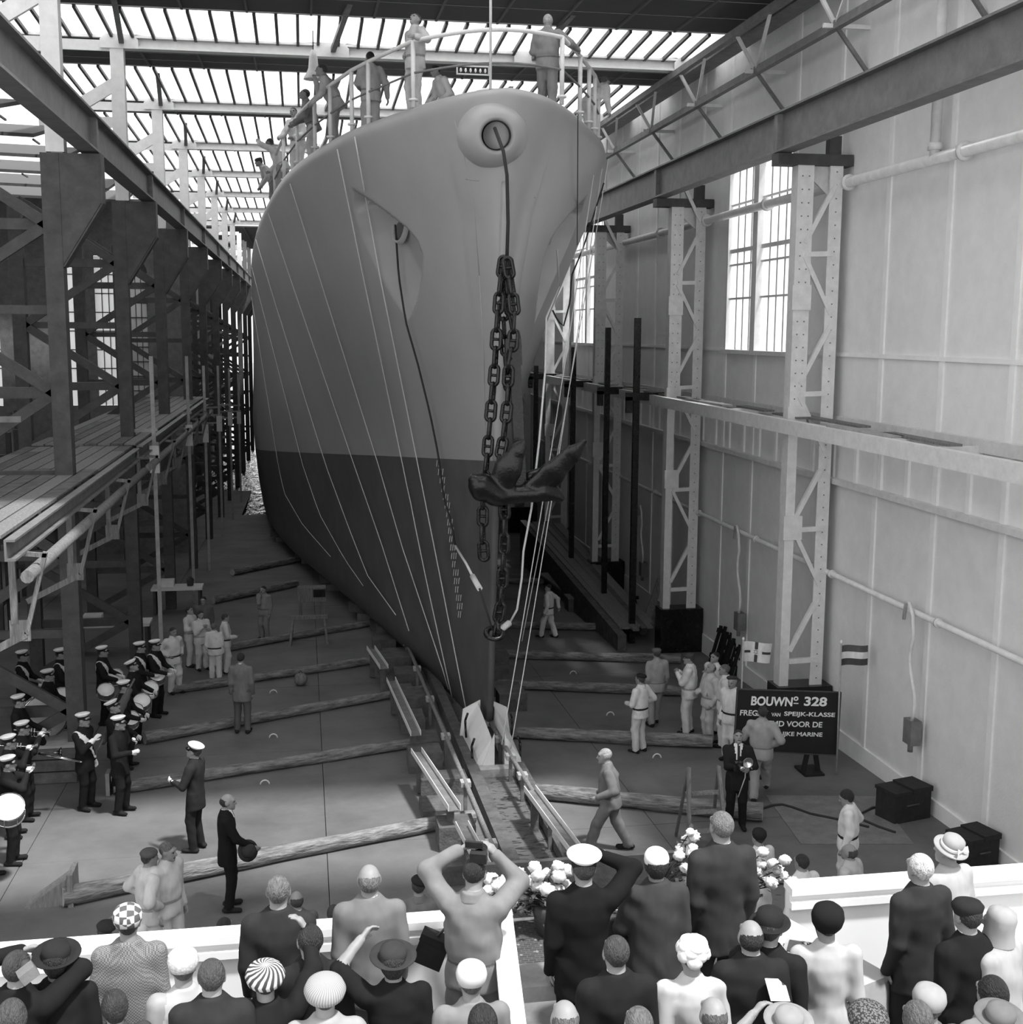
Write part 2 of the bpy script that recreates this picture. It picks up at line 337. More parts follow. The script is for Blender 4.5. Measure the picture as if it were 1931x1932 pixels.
t = empty('wall_girt', (XW, 13, 4.86)); tag(t, 'pale steel girt with short uprights below the wall walkway', 'girt')
b = MB(); b.box((-.12, 0, .01), (-.0, 50, .05)); b.box((-.16, 0, -.06), (-.12, 50, .05)); b.build('angle', 'pale_steel', t)
for k in range(45):
    b = MB(); b.box((-.05, .5+k*1.08, .05), (-.0, .62+k*1.08, .78)); b.build('upright', 'wall_batten', t)
def wpipe(name, z, r, y0, y1, lab, m, x=XW-.2):
    t = empty(name, (x, y0, z)); tag(t, lab, 'pipe'); b = MB(); b.tube([(0, 0, 0), (0, y1-y0, 0)], r, 10); b.build('pipe_run', m, t)
    y = 2.0
    while y < y1-y0:
        b = MB(); b.lathe([(r*1.05, -.03), (r*1.6, -.03), (r*1.6, .03), (r*1.05, .03)], 12, Matrix.Translation((0, y, 0)) @ Matrix.Rotation(math.pi/2, 4, 'X')); b.build('pipe_clip', m, t); y += 4.4
    return t
wpipe('steam_pipe', 10.85, .10, 13, 60, 'thick pale pipe crossing the windows high on the right wall', 'pale_steel')
wpipe('gas_pipe', 2.95, .055, 13, 58, 'thin pale supply pipe low along the right wall', 'pale_steel')
t = empty('drain_pipe', (XW-.2, 20.4, 10.0)); tag(t, 'vertical pale drain pipe under the right crane beam', 'pipe')
b = MB(); b.tube([(0, 0, .9), (0, 0, 5.0)], .09, 10); b.build('pipe_run', 'pale_steel', t); b = MB(); b.tube([(0, 0, 1.0), (0, 0, 1.12)], .13, 10); b.build('flange', 'pale_steel', t)
def hose(px, py, lab):                                               # hanging hose with its outlet box
    top = onX(px, py[0], XW-.25); bot = onX(px+8, py[1], XW-.2)
    t = empty('supply_hose', tuple(top)); tag(t, lab, 'hose', 'hoses hanging from the supply pipe'); L = top[2]-bot[2]; dy = bot[1]-top[1]
    b = MB(); pts = [(-.02, .25, -.25), (-.05, .15, .08), (-.06, 0, .1), (-.06, -.15, -.1), (-.05, -.2, -.5)]+[(-.05, -.2+dy*.2*s+.12*math.sin(s*6), -.5-(L-.8)*s) for s in np.linspace(.1, 1, 9)]
    b.tube(pts, .035, 8); b.build('hose', 'pale_steel', t)
    b = MB(); b.box((-.1, -.32+dy*.2, -L-.15), (.1, -.02+dy*.2, -L+.3)); b.build('outlet_box', 'mid_steel', t)
    b = MB(); b.tube([(-.02, -.17+dy*.2, -L-.3), (-.02, -.17+dy*.2, -L-.1)], .05, 8); b.build('outlet', 'mid_steel', t)
hose(1395, (1000, 1180), 'pale hose and outlet box on the right wall above the white flag')
hose(1722, (1148, 1390), 'pale hose and outlet box on the right wall beside the striped flag')
hose(1212, (960, 1080), 'pale hose and outlet box on the right wall behind the dark poles')
# ================================================================== LEFT COLUMNS with K bracing to an outer row
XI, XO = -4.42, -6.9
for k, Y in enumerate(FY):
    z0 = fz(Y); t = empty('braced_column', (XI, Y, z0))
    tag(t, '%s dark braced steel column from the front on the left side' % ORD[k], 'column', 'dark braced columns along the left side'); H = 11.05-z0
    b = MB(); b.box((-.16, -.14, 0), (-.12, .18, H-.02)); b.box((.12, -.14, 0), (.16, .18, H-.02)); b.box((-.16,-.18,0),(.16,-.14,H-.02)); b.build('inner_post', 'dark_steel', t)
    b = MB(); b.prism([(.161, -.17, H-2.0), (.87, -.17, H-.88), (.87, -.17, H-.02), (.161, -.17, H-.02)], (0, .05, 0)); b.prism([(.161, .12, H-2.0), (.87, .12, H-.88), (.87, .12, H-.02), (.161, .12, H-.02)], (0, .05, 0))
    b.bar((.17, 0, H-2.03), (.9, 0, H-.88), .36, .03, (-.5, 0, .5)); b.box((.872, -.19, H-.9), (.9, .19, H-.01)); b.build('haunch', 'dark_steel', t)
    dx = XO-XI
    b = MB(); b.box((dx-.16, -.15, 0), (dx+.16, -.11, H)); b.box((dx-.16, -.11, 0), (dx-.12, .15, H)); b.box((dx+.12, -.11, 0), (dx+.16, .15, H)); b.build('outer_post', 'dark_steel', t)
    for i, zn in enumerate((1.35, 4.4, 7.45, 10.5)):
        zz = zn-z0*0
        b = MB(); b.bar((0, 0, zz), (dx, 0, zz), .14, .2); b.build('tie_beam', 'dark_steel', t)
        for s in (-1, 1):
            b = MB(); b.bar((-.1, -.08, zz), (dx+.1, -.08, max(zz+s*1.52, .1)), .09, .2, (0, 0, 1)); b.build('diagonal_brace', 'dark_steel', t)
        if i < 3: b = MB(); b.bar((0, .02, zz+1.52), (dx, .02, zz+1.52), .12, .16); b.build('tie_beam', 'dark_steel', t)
    # upper column that carries the roof; skylight on it partly put into its white
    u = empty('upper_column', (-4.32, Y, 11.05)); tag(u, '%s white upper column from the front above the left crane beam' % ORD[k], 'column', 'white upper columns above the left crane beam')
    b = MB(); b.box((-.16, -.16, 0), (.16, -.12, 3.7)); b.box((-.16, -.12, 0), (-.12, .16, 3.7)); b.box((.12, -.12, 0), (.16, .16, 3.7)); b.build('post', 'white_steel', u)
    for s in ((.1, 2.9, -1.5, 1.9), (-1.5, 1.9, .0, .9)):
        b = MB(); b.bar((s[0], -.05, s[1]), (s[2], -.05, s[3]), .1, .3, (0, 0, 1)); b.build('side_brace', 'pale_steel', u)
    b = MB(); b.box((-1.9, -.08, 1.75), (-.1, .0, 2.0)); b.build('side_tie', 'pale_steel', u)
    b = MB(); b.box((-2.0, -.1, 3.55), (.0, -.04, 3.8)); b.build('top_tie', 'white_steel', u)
# light scaffold uprights in front of the columns
for k, (px, y0, y1) in enumerate([(285, 672, 1040), (352, 672, 1090), (384, 690, 1100), (411, 690, 1060), (432, 695, 1000), (449, 705, 960)]):
    X = -3.75; p = onX(px, y0, X); t = empty('scaffold_upright', (X, p[1], fz(p[1]))); z1 = p[2]-fz(p[1])
    tag(t, '%s pale perforated scaffold upright along the left columns' % ORD[k], 'upright', 'pale scaffold uprights')
    b = MB(); b.box((-.05, -.05, 0), (.05, -.02, z1)); b.box((-.05, -.02, 0), (-.02, .05, z1)); b.build('angle_post', 'pale_timber', t)
    zc = p[2]-2.6-fz(p[1]); b = MB(); b.box((-.12, -.07, zc-.35), (.12, -.04, zc+.35)); b.build('clamp_plate', 'white_steel', t)
    for q in (.0, .35, .7): b = MB(); b.bar((-.6, .3, zc+q), (.1, -.06, zc+q+.05), .05, .08); b.build('bracket_arm', 'pale_timber', t)
# staging: plank decks on brackets along the left side
def staging(y0, y1, X0, X1, z, lab):
    t = empty('staging', (X0, y0, z)); tag(t, lab, 'staging'); n = int((X0-X1)/.3)
    for i in range(n):
        y = 0
        while y < y1-y0:
            L = min(random.uniform(3, 4.4), y1-y0-y); b = MB(); b.box((-i*.3-.28, y+.01, random.uniform(-.01, .02)), (-i*.3-.01, y+L-.01, .05)); b.build('plank', random.choice(['timber', 'old_timber', 'timber']), t); y += L
    b = MB(); b.box((.02, 0, -.30), (.05, y1-y0, -.01)); b.box((.05, 0, -.04), (.16, y1-y0, -.01)); b.box((.05, 0, -.3), (.16, y1-y0, -.27)); b.build('edge_channel', 'mid_steel', t)
    b = MB(); b.box((-.9, 0, -.26), (-.84, y1-y0, 0)); b.build('bearer', 'dark_steel', t)
    y = .7
    while y < y1-y0:
        b = MB(); b.bar((-.05, y, -.3), (.42, y, -.35), .06, .06); b.build('bracket_arm', 'timber', t)
        b = MB(); b.bar((.4, y, -.3), (.1, y, -1.45), .06, .06, (0, 1, 0)); b.build('bracket_arm', 'timber', t)
        b = MB(); b.bar((-.05, y, -.3), (-.05, y, -1.3), .09, .06); b.build('bracket_post', 'timber', t)
        b = MB(); b.bar((.1, y, -1.45), (-.8, y, -1.9), .06, .1); b.build('bracket_strut', 'timber', t)
        b = MB(); b.box((-.12, y-.02, -1.55), (.15, y+.02, -1.25)); b.build('gusset_plate', 'timber', t)
        y += 4.3
    b = MB(); b.tube([(.25, .2, -.55), (.25, y1-y0, -.55)], .09, 10); b.build('pipe_roll', 'timber', t)
staging(17.0, 30.0, -3.95, -6.6, 5.15, 'plank staging on pale brackets across the nearest left column')
staging(30.6, 52.0, -3.95, -6.4, 5.15, 'longer plank staging between the farther left columns')
# low platform deeper in, and its clutter
t = empty('rail_frame', (-5.2, 22.5, 5.2)); tag(t, 'pale handrail frame standing on the nearest left staging', 'railing')
for x in (-1.6, -1.0): b = MB(); b.box((x-.04, -.04, 0), (x+.04, .04, 1.9)); b.build('post', 'mid_steel', t)
b = MB(); b.box((-2.2, -.03, 1.1), (.4, .03, 1.2)); b.build('rail', 'mid_steel', t)
# ================================================================== LEFT AISLE: outer wall, roof bands, tank
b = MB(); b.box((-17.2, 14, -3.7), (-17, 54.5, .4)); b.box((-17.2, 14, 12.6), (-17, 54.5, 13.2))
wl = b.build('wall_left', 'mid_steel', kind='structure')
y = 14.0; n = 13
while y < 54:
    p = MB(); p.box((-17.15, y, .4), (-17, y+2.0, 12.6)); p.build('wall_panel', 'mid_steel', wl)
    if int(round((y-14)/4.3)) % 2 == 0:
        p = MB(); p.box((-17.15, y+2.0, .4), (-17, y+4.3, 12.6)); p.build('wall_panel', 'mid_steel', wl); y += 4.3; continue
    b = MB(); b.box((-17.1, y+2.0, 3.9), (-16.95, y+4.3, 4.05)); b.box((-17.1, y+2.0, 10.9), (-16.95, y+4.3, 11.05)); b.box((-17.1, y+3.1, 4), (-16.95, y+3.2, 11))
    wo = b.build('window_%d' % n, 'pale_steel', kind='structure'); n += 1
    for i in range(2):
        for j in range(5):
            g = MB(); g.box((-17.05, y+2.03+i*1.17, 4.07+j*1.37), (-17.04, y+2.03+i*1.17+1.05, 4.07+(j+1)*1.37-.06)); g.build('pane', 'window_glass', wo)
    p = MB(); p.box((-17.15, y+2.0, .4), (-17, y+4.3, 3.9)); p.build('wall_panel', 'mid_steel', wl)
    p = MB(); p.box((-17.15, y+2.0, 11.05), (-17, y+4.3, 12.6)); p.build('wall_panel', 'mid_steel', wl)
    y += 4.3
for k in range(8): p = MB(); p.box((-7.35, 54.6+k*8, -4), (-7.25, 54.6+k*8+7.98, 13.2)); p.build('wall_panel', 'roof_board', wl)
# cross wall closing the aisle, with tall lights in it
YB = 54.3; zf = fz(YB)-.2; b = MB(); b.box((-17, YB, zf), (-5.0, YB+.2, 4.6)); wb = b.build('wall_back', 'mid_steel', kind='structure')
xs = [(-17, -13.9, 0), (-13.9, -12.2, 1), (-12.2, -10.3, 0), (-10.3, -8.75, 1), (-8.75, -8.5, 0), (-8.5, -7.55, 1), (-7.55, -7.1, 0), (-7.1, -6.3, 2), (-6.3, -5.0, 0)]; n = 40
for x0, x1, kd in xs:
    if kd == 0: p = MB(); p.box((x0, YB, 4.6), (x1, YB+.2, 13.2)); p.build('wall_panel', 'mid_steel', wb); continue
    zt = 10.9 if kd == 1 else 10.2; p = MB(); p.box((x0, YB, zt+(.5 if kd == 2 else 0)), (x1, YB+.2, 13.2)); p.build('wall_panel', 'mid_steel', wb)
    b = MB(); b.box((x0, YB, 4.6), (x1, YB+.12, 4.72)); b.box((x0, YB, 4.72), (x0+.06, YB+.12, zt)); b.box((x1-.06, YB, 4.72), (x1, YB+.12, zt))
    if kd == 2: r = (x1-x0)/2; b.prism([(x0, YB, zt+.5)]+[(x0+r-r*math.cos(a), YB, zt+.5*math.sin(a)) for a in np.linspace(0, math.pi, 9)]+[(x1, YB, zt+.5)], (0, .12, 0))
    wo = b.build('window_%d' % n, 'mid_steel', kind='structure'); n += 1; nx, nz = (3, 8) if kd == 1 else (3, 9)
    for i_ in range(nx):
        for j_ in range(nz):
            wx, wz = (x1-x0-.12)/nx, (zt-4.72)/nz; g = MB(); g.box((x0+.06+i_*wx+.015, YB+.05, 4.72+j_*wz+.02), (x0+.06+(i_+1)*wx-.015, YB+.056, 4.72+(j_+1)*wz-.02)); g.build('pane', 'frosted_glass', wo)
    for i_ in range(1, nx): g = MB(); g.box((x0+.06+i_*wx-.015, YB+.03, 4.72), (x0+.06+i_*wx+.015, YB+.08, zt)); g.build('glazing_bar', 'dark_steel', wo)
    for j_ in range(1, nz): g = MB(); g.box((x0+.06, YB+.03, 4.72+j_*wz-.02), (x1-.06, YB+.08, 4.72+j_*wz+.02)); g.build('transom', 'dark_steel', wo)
y = 14.0
while y < 54:                                                        # opaque bands of the aisle roof; daylight falls through between them
    p = MB(); p.add([(x, yy, z+e) for e in (0, .1) for x, yy, z in ((-17, y, 13.2), (-6.9, y, 12.9), (-6.9, y+3.4, 13.6), (-17, y+3.4, 13.9))],
                    [(3,2,1,0),(4,5,6,7),(0,1,5,4),(1,2,6,5),(2,3,7,6),(3,0,4,7)]); p.build('roof_board', 'roof_board', ceil)
    for q in range(5): p = MB(); p.box((-16+q*2.1, y+3.4, 13.3), (-15.95+q*2.1, y+4.3, 13.35)); p.build('roof_rib', 'roof_batten', ceil)
    y += 4.3
t = empty('storage_tank', (-9.6, 31.5, fz(31))); tag(t, 'big dark riveted tank behind the nearest left column', 'tank')
b = MB(); b.lathe([(0, 9.35), (.6, 9.3), (1.55, 9.0), (1.62, 8.9), (1.62, 8.75), (1.5, 8.72), (1.5, 5.6), (1.4, 5.5), (0, 5.5)], 32); b.build('shell', 'dark_steel', t)
for a in range(4):
    b = MB(); c_, s_ = math.cos(a*1.571+.6), math.sin(a*1.571+.6); b.bar((1.2*c_, 1.2*s_, 0), (1.2*c_, 1.2*s_, 5.6), .2, .2); b.build('leg', 'dark_steel', t)
for i, (X, Y) in enumerate([(-8.2, 25), (-9.5, 37), (-8.8, 44), (-10.5, 52), (-9, 60)]):
    t = empty('machine_frame', (X, Y, fz(Y))); tag(t, '%s dark machinery frame in the gloom behind the left columns' % ORD[i], 'machinery', 'machinery behind the left columns')
    for (x, y) in ((-.9, -.6), (.9, -.6), (-.9, .6), (.9, .6)): b = MB(); b.box((x-.08, y-.08, 0), (x+.08, y+.08, 5+i*.4)); b.build('post', 'dark_steel', t)
    for z in (1.2, 2.6, 4.2): b = MB(); b.box((-1, -.7, z), (1, .7, z+.15)); b.build('shelf', 'dark_steel', t)
    b = MB(); b.lathe([(0, 0), (.5, 0), (.55, .3), (.5, 1.0), (0, 1.05)], 16, Matrix.Translation((0, 0, 1.35))); b.build('drum', 'mid_steel', t)
    for q in range(5): b = MB(); x = -.8+q*.4; b.box((x-.04, -.75, 2.75), (x+.04, -.68, 4.2)); b.build('bar', 'pale_steel', t)
# ================================================================== soft-union body modeller (one continuous surface per figure)
def surfnet(D, o, h):
    S = D < 0; c = np.zeros(tuple(n-1 for n in D.shape), np.int8); cs = [(i, j, k) for i in (0, 1) for j in (0, 1) for k in (0, 1)]
    n = D.shape
    for a in cs: c += S[a[0]:n[0]-1+a[0], a[1]:n[1]-1+a[1], a[2]:n[2]-1+a[2]]
    act = (c > 0) & (c < 8); I = np.argwhere(act); idx = -np.ones(act.shape, np.int64); idx[act] = np.arange(len(I))
    acc = np.zeros((len(I), 3)); cnt = np.zeros(len(I))
    for ax in range(3):
        e = [0, 0, 0]; e[ax] = 1
        for a in cs:
            if a[ax]: continue
            J = I+np.array(a); K = J+np.array(e); va = D[J[:, 0], J[:, 1], J[:, 2]]; vb = D[K[:, 0], K[:, 1], K[:, 2]]
            m = (va < 0) != (vb < 0); t = np.where(m, va/np.where(m, va-vb, 1), 0)
            p = np.array(a, float)[None, :]+t[:, None]*np.array(e, float); acc[m] += p[m]; cnt[m] += 1
    V = np.array(o)+h*(I+acc/cnt[:, None]); Fs = []
    for ax in range(3):
        u, v = [(1, 2), (2, 0), (0, 1)][ax]
        sl0 = [slice(1, None)]*3; sl0[ax] = slice(None, -1); sl1 = [slice(1, None)]*3; sl1[ax] = slice(1, None)
        A = S[tuple(sl0)]; B = S[tuple(sl1)]; W = np.argwhere(A != B)
        if not len(W): continue
        off = np.ones(3, int); off[ax] = 0; W = W+off
        ok = (W[:, u] < act.shape[u]) & (W[:, v] < act.shape[v]); W = W[ok]
        eu = np.zeros(3, int); eu[u] = 1; ev = np.zeros(3, int); ev[v] = 1
        g = lambda Q: idx[Q[:, 0], Q[:, 1], Q[:, 2]]
        q = np.stack([g(W-eu-ev), g(W-ev), g(W), g(W-eu)], 1); s = S[W[:, 0], W[:, 1], W[:, 2]]
        q[~s] = q[~s][:, ::-1]; Fs.append(q)
    return V, np.concatenate(Fs)

class Cap:                                             # tapered capsule, optionally flattened along an axis
    def __init__(s, a, b, ra, rb, m, k=.03, flat=None):
        s.a, s.b, s.ra, s.rb, s.m, s.k = np.array(a, float), np.array(b, float), ra, rb, m, k; s.fl = flat
        r = max(ra, rb); s.lo = np.minimum(s.a, s.b)-r; s.hi = np.maximum(s.a, s.b)+r
    def d(s, P):
        a, b = s.a, s.b; Q = P-a; ab = b-a; t = np.clip((Q@ab)/(ab@ab+1e-12), 0, 1)
        R = Q-t[..., None]*ab; r = s.ra+(s.rb-s.ra)*t
        if s.fl is not None:
            ax, f = s.fl; ax = np.array(ax, float); q = R@ax; R = R+(f-1)*q[..., None]*ax
        L = np.sqrt((R*R).sum(-1)); return (L-r)/(1 if s.fl is None else max(1, s.fl[1]*.6))
class Stack:                                           # stack of elliptical sections along a local z axis
    def __init__(s, o, R, prof, m, k=.03):
        s.o, s.R, s.m, s.k = np.array(o, float), np.array(R, float), m, k; s.z = np.array([p[0] for p in prof]); s.w = np.array([p[1] for p in prof]); s.dp = np.array([p[2] for p in prof])
        s.cy = np.array([p[3] if len(p) > 3 else 0 for p in prof]); r = max(s.w.max(), s.dp.max())+.02; e = [s.o+s.R@np.array([0, 0, z]) for z in (s.z[0], s.z[-1])]
        s.lo = np.minimum(*e)-r; s.hi = np.maximum(*e)+r
    def d(s, P):
        Q = (P-s.o)@s.R; z = Q[..., 2]; zc = np.clip(z, s.z[0], s.z[-1]); w = np.interp(zc, s.z, s.w); dp = np.interp(zc, s.z, s.dp); cy = np.interp(zc, s.z, s.cy)
        e = (np.sqrt((Q[..., 0]/w)**2+((Q[..., 1]-cy)/dp)**2)-1)*np.minimum(w, dp); ez = np.maximum(s.z[0]-z, z-s.z[-1])
        return np.where(ez > 0, np.where(e > 0, np.hypot(e, ez), ez), np.maximum(e, ez))
class Ell:
    def __init__(s, c, r, m, R=None, k=.02, cut=None):
        s.c, s.r, s.m, s.k = np.array(c, float), np.array(r, float), m, k; s.R = np.eye(3) if R is None else np.array(R, float); q = s.r.max(); s.lo = s.c-q; s.hi = s.c+q; s.cut = cut
    def d(s, P):
        Q = (P-s.c)@s.R; L = np.sqrt(((Q/s.r)**2).sum(-1)); e = (L-1)*s.r.min()
        if s.cut is not None: n, off = s.cut; e = np.maximum(e, Q@np.array(n, float)-off)
        return e
def solid(prims, h, amp=0.0, seed=0):
    lo = np.min([p.lo for p in prims], 0)-.05; hi = np.max([p.hi for p in prims], 0)+.05
    n = np.ceil((hi-lo)/h).astype(int)+2; D = np.full(n, 1.0)
    for p in prims:
        a = np.clip(((p.lo-.06-lo)/h).astype(int), 0, n-1); b = np.clip(np.ceil((p.hi+.06-lo)/h).astype(int)+1, 1, n)
        g = np.stack(np.meshgrid(*[lo[i]+h*np.arange(a[i], b[i]) for i in range(3)], indexing='ij'), -1)
        d = p.d(g); sl = tuple(slice(a[i], b[i]) for i in range(3)); E = D[sl]; k = p.k
        q = np.clip(.5+.5*(E-d)/k, 0, 1); D[sl] = np.where(E > .9, d, E*(1-q)+d*q-k*q*(1-q))
    if amp:                                              # cloth folds: a warped ripple pushed into the surface
        m = np.abs(D) < .06; J = np.argwhere(m)*h+lo; x, y, z = J.T; s_ = seed*1.7
        w = np.sin(11*z+6*x+s_+2.2*np.sin(9*y+4*z+s_))*np.sin(15*x-8*y+5*z+1.7*np.sin(10*z+s_))+.6*np.sin(34*z+13*x+2*np.sin(17*y+s_))*np.sin(9*x+21*y+s_)
        D[m] += amp*w
    V, F = surfnet(D, lo, h); c = V[F].mean(1)
    dd = np.stack([p.d(c) for p in prims]); mi = np.array([p.m for p in prims])[dd.argmin(0)]
    return V, F, mi
def np_mesh(name, parts, mats, smooth=True):
    V = np.concatenate([p[0] for p in parts]); off = np.cumsum([0]+[len(p[0]) for p in parts[:-1]])
    F = np.concatenate([p[1]+o for p, o in zip(parts, off)]); mi = np.concatenate([p[2] for p in parts])
    me = bpy.data.meshes.new(name); me.vertices.add(len(V)); me.vertices.foreach_set('co', V.astype(np.float32).ravel())
    me.loops.add(len(F)*4); me.loops.foreach_set('vertex_index', F.astype(np.int32).ravel()); me.polygons.add(len(F))
    me.polygons.foreach_set('loop_start', np.arange(0, len(F)*4, 4, dtype=np.int32)); me.polygons.foreach_set('loop_total', np.full(len(F), 4, np.int32))
    for m in mats: me.materials.append(m)
    me.polygons.foreach_set('material_index', mi.astype(np.int32)); me.polygons.foreach_set('use_smooth', np.full(len(F), smooth)); me.update(calc_edges=True); me.validate(); return me
# ================================================================== THE SHIP
TT = np.array([0,.4,1,2.7,4.3,8.5,12,20,28,36,45,60,80.]); HL = np.array([0,.8,2,4,6,8,10.5,12.3])
TB = np.array([[0,.08,.12,.2,.35,.8,1.2,2.0,2.9,3.5,3.8,4,4],[0,.1,.16,.35,.65,1.35,1.9,3.1,4.2,4.9,5.3,5.5,5.5],[0,.1,.2,.42,.7,1.4,2.05,3.4,4.6,5.3,5.7,6.0,6.0],
 [0,.1,.22,.46,.75,1.45,2.1,3.7,4.95,5.6,5.9,6.3,6.3],[0,.12,.26,.58,.88,1.62,2.4,3.95,5.1,5.7,6.0,6.4,6.4],[0,.17,.38,.87,1.3,2.2,2.95,4.25,5.2,5.65,5.9,6.2,6.2],
 [0,.36,.72,1.5,2.1,3.15,3.7,4.68,5.3,5.6,5.7,6,6],[0,.72,1.2,2.1,2.8,3.85,4.3,4.95,5.35,5.6,5.7,6,6]])
FOOT = (3.68, 24.2, -.5); AX = -.008; KS = .05
def pch(x, xs, ys):
    x = np.asarray(x, float); h = np.diff(xs); d = np.diff(ys)/h; m = np.zeros(len(xs))
    m[1:-1] = np.where(d[:-1]*d[1:] > 0, 2*d[:-1]*d[1:]/(d[:-1]+d[1:]+1e-12), 0); m[0] = d[0]; m[-1] = d[-1]
    i = np.clip(np.searchsorted(xs, x)-1, 0, len(xs)-2); t = (x-xs[i])/h[i]
    return (2*t**3-3*t**2+1)*ys[i]+(t**3-2*t**2+t)*h[i]*m[i]+(-2*t**3+3*t**2)*ys[i+1]+(t**3-t**2)*h[i]*m[i+1]
SH = np.array([0,1.0,2,4,8,12.5]); SV = np.array([0.5,.1,0,-.3,-.9,-1.8])
HD = 12.42
def s0(h): return pch(h, SH, SV)
def half0(h, T0):
    c = np.array([pch(T0, TT, TB[i]) for i in range(len(HL))]); return np.interp(h, HL, c)
def half(t, h):
    t = np.asarray(t, float); h = np.minimum(np.asarray(h, float), 12.3)
    col = np.stack([pch(t, TT, TB[i]) for i in range(len(HL))])           # (levels, ...)
    out = np.zeros(np.broadcast(t, h).shape); tb, hb = np.broadcast_arrays(t, h); cf = np.stack([np.broadcast_to(c, tb.shape) for c in col])
    fl_h = hb.ravel(); cf = cf.reshape(len(HL), -1); o = np.empty(fl_h.shape)
    # linear-in-level with smooth blend: Catmull style through neighbouring levels
    i = np.clip(np.searchsorted(HL, fl_h)-1, 0, len(HL)-2); a = np.arange(len(fl_h)); u = (fl_h-HL[i])/(HL[i+1]-HL[i])
    p1, p2 = cf[i, a], cf[i+1, a]; i0 = np.maximum(i-1, 0); i3 = np.minimum(i+2, len(HL)-1)
    hh = HL[i+1]-HL[i]; m1 = (p2-cf[i0, a])/(HL[i+1]-HL[i0])*hh; m2 = (cf[i3, a]-p1)/(HL[i3]-HL[i])*hh
    o = (2*u**3-3*u**2+1)*p1+(u**3-2*u**2+u)*m1+(-2*u**3+3*u**2)*p2+(u**3-u**2)*m2
    o = np.maximum(o, 0).reshape(tb.shape); T0 = .9; wt = np.clip((hb-6.5)/4, 0, 1); wt = wt*wt*(3-2*wt)       # the stem rounds off towards the deck
    if T0 is not None and tb.max() > 0: o = np.where(tb < T0, o*(1-wt)+wt*half0(hb, T0)*np.sqrt(np.clip(tb/T0, 0, 1)), o)
    return o
def hpt(t, h, side):
    s = t+s0(h); return np.stack([FOOT[0]+AX*s+side*half(t, h), FOOT[1]+s, FOOT[2]+h-KS*s], -1)
def topx(P):
    v = P-CAM; w = v@FWD; return np.stack([965.5+FPX*(v@RT)/w, 966-FPX*(v@UP)/w], -1)
ship = empty('ship', FOOT); tag(ship, 'big grey warship hull with dark bottom, bow towards the camera', 'ship')
ts = np.concatenate([np.linspace(0, 1, 30)**2, np.arange(1.05, 9, .055), np.linspace(9, 30, 45), np.linspace(31, 80, 40)])
hp = lambda t: 5.88-.036*np.minimum(t, 34)
nl, nu = 44, 120
TG = np.repeat(ts[:, None], nl+nu+1, 1); HG = np.concatenate([hp(ts)[:, None]*np.linspace(0, 1, nl+1)[None], hp(ts)[:, None]+(HD-hp(ts)[:, None])*np.linspace(0, 1, nu+1)[None, 1:]], 1)
GL = hpt(TG, HG, -1)
# recessed anchor pocket, the same on both bows
POCK = np.array([(665,357),(700,381),(735,406),(765,430),(787,456),(797,482),(795,520),(785,570),(770,605),(740,560),(710,505),(683,447),(668,400)], float)
px = topx(GL)
def inpoly(p, poly):
    x, y = p[..., 0], p[..., 1]; c = np.zeros(x.shape, bool); n = len(poly)
    for i in range(n):
        a, b_ = poly[i], poly[(i+1) % n]; cond = ((a[1] > y) != (b_[1] > y)) & (x < (b_[0]-a[0])*(y-a[1])/(b_[1]-a[1]+1e-9)+a[0]); c ^= cond
    return c
def dseg(p, a, b_):
    ab = b_-a; t = np.clip(((p-a)@ab)/(ab@ab), 0, 1); return np.sqrt(((p-a-t[..., None]*ab)**2).sum(-1))
ins = inpoly(px, POCK); dall = np.min([dseg(px, POCK[i], POCK[(i+1) % len(POCK)]) for i in range(len(POCK))], 0)
dlow = np.min([dseg(px, POCK[i], POCK[(i+1) % len(POCK)]) for i in (8, 9, 10, 11)], 0)
dep = np.where(ins, np.minimum(np.minimum(.55, .017*dlow), .12*dall), 0.0)
hull_parts = []; GSIDE = {}
for side in (-1, 1):
    G = hpt(TG, HG, side); G[..., 0] -= side*dep*.95; G[..., 1] += dep*.3; GSIDE[side] = G.copy()
    # rounded gunwale, then deck
    e = G[:, -1]; R_ = .22; rows = []
    for a in np.linspace(.3, math.pi/2, 6):
        q = e.copy(); w = np.minimum(R_, np.abs(e[:, 0]-(FOOT[0]+AX*(e[:, 1]-FOOT[1])))*.9); q[:, 0] -= side*w*(1-math.cos(a)); q[:, 1] += R_*.6*(1-math.cos(a))*np.exp(-ts*1.2); q[:, 2] += .16*math.sin(a); rows.append(q)
    for f in (.7, .35, 0):
        q = rows[5].copy(); cx = FOOT[0]+AX*(q[:, 1]-FOOT[1]); q[:, 0] = cx+(q[:, 0]-cx)*f; q[:, 2] += .02-.14*(f < 1); rows.append(q)
    A = np.concatenate([G, np.stack(rows, 1)], 1) - np.array(FOOT); n, m = A.shape[:2]; V = A.reshape(-1, 3); id_ = np.arange(n*m).reshape(n, m)
    q = np.stack([id_[:-1, :-1], id_[1:, :-1], id_[1:, 1:], id_[:-1, 1:]], -1).reshape(-1, 4)
    if side > 0: q = q[:, ::-1]
    mi = np.zeros((n-1, m-1), int); mi[:, :nl] = 1; hull_parts.append((V, q[:, ::-1], mi.ravel()))
link('hull', np_mesh('hull', hull_parts, [M('hull_grey'), M('hull_dark')]), ship)
F0 = np.array(FOOT)
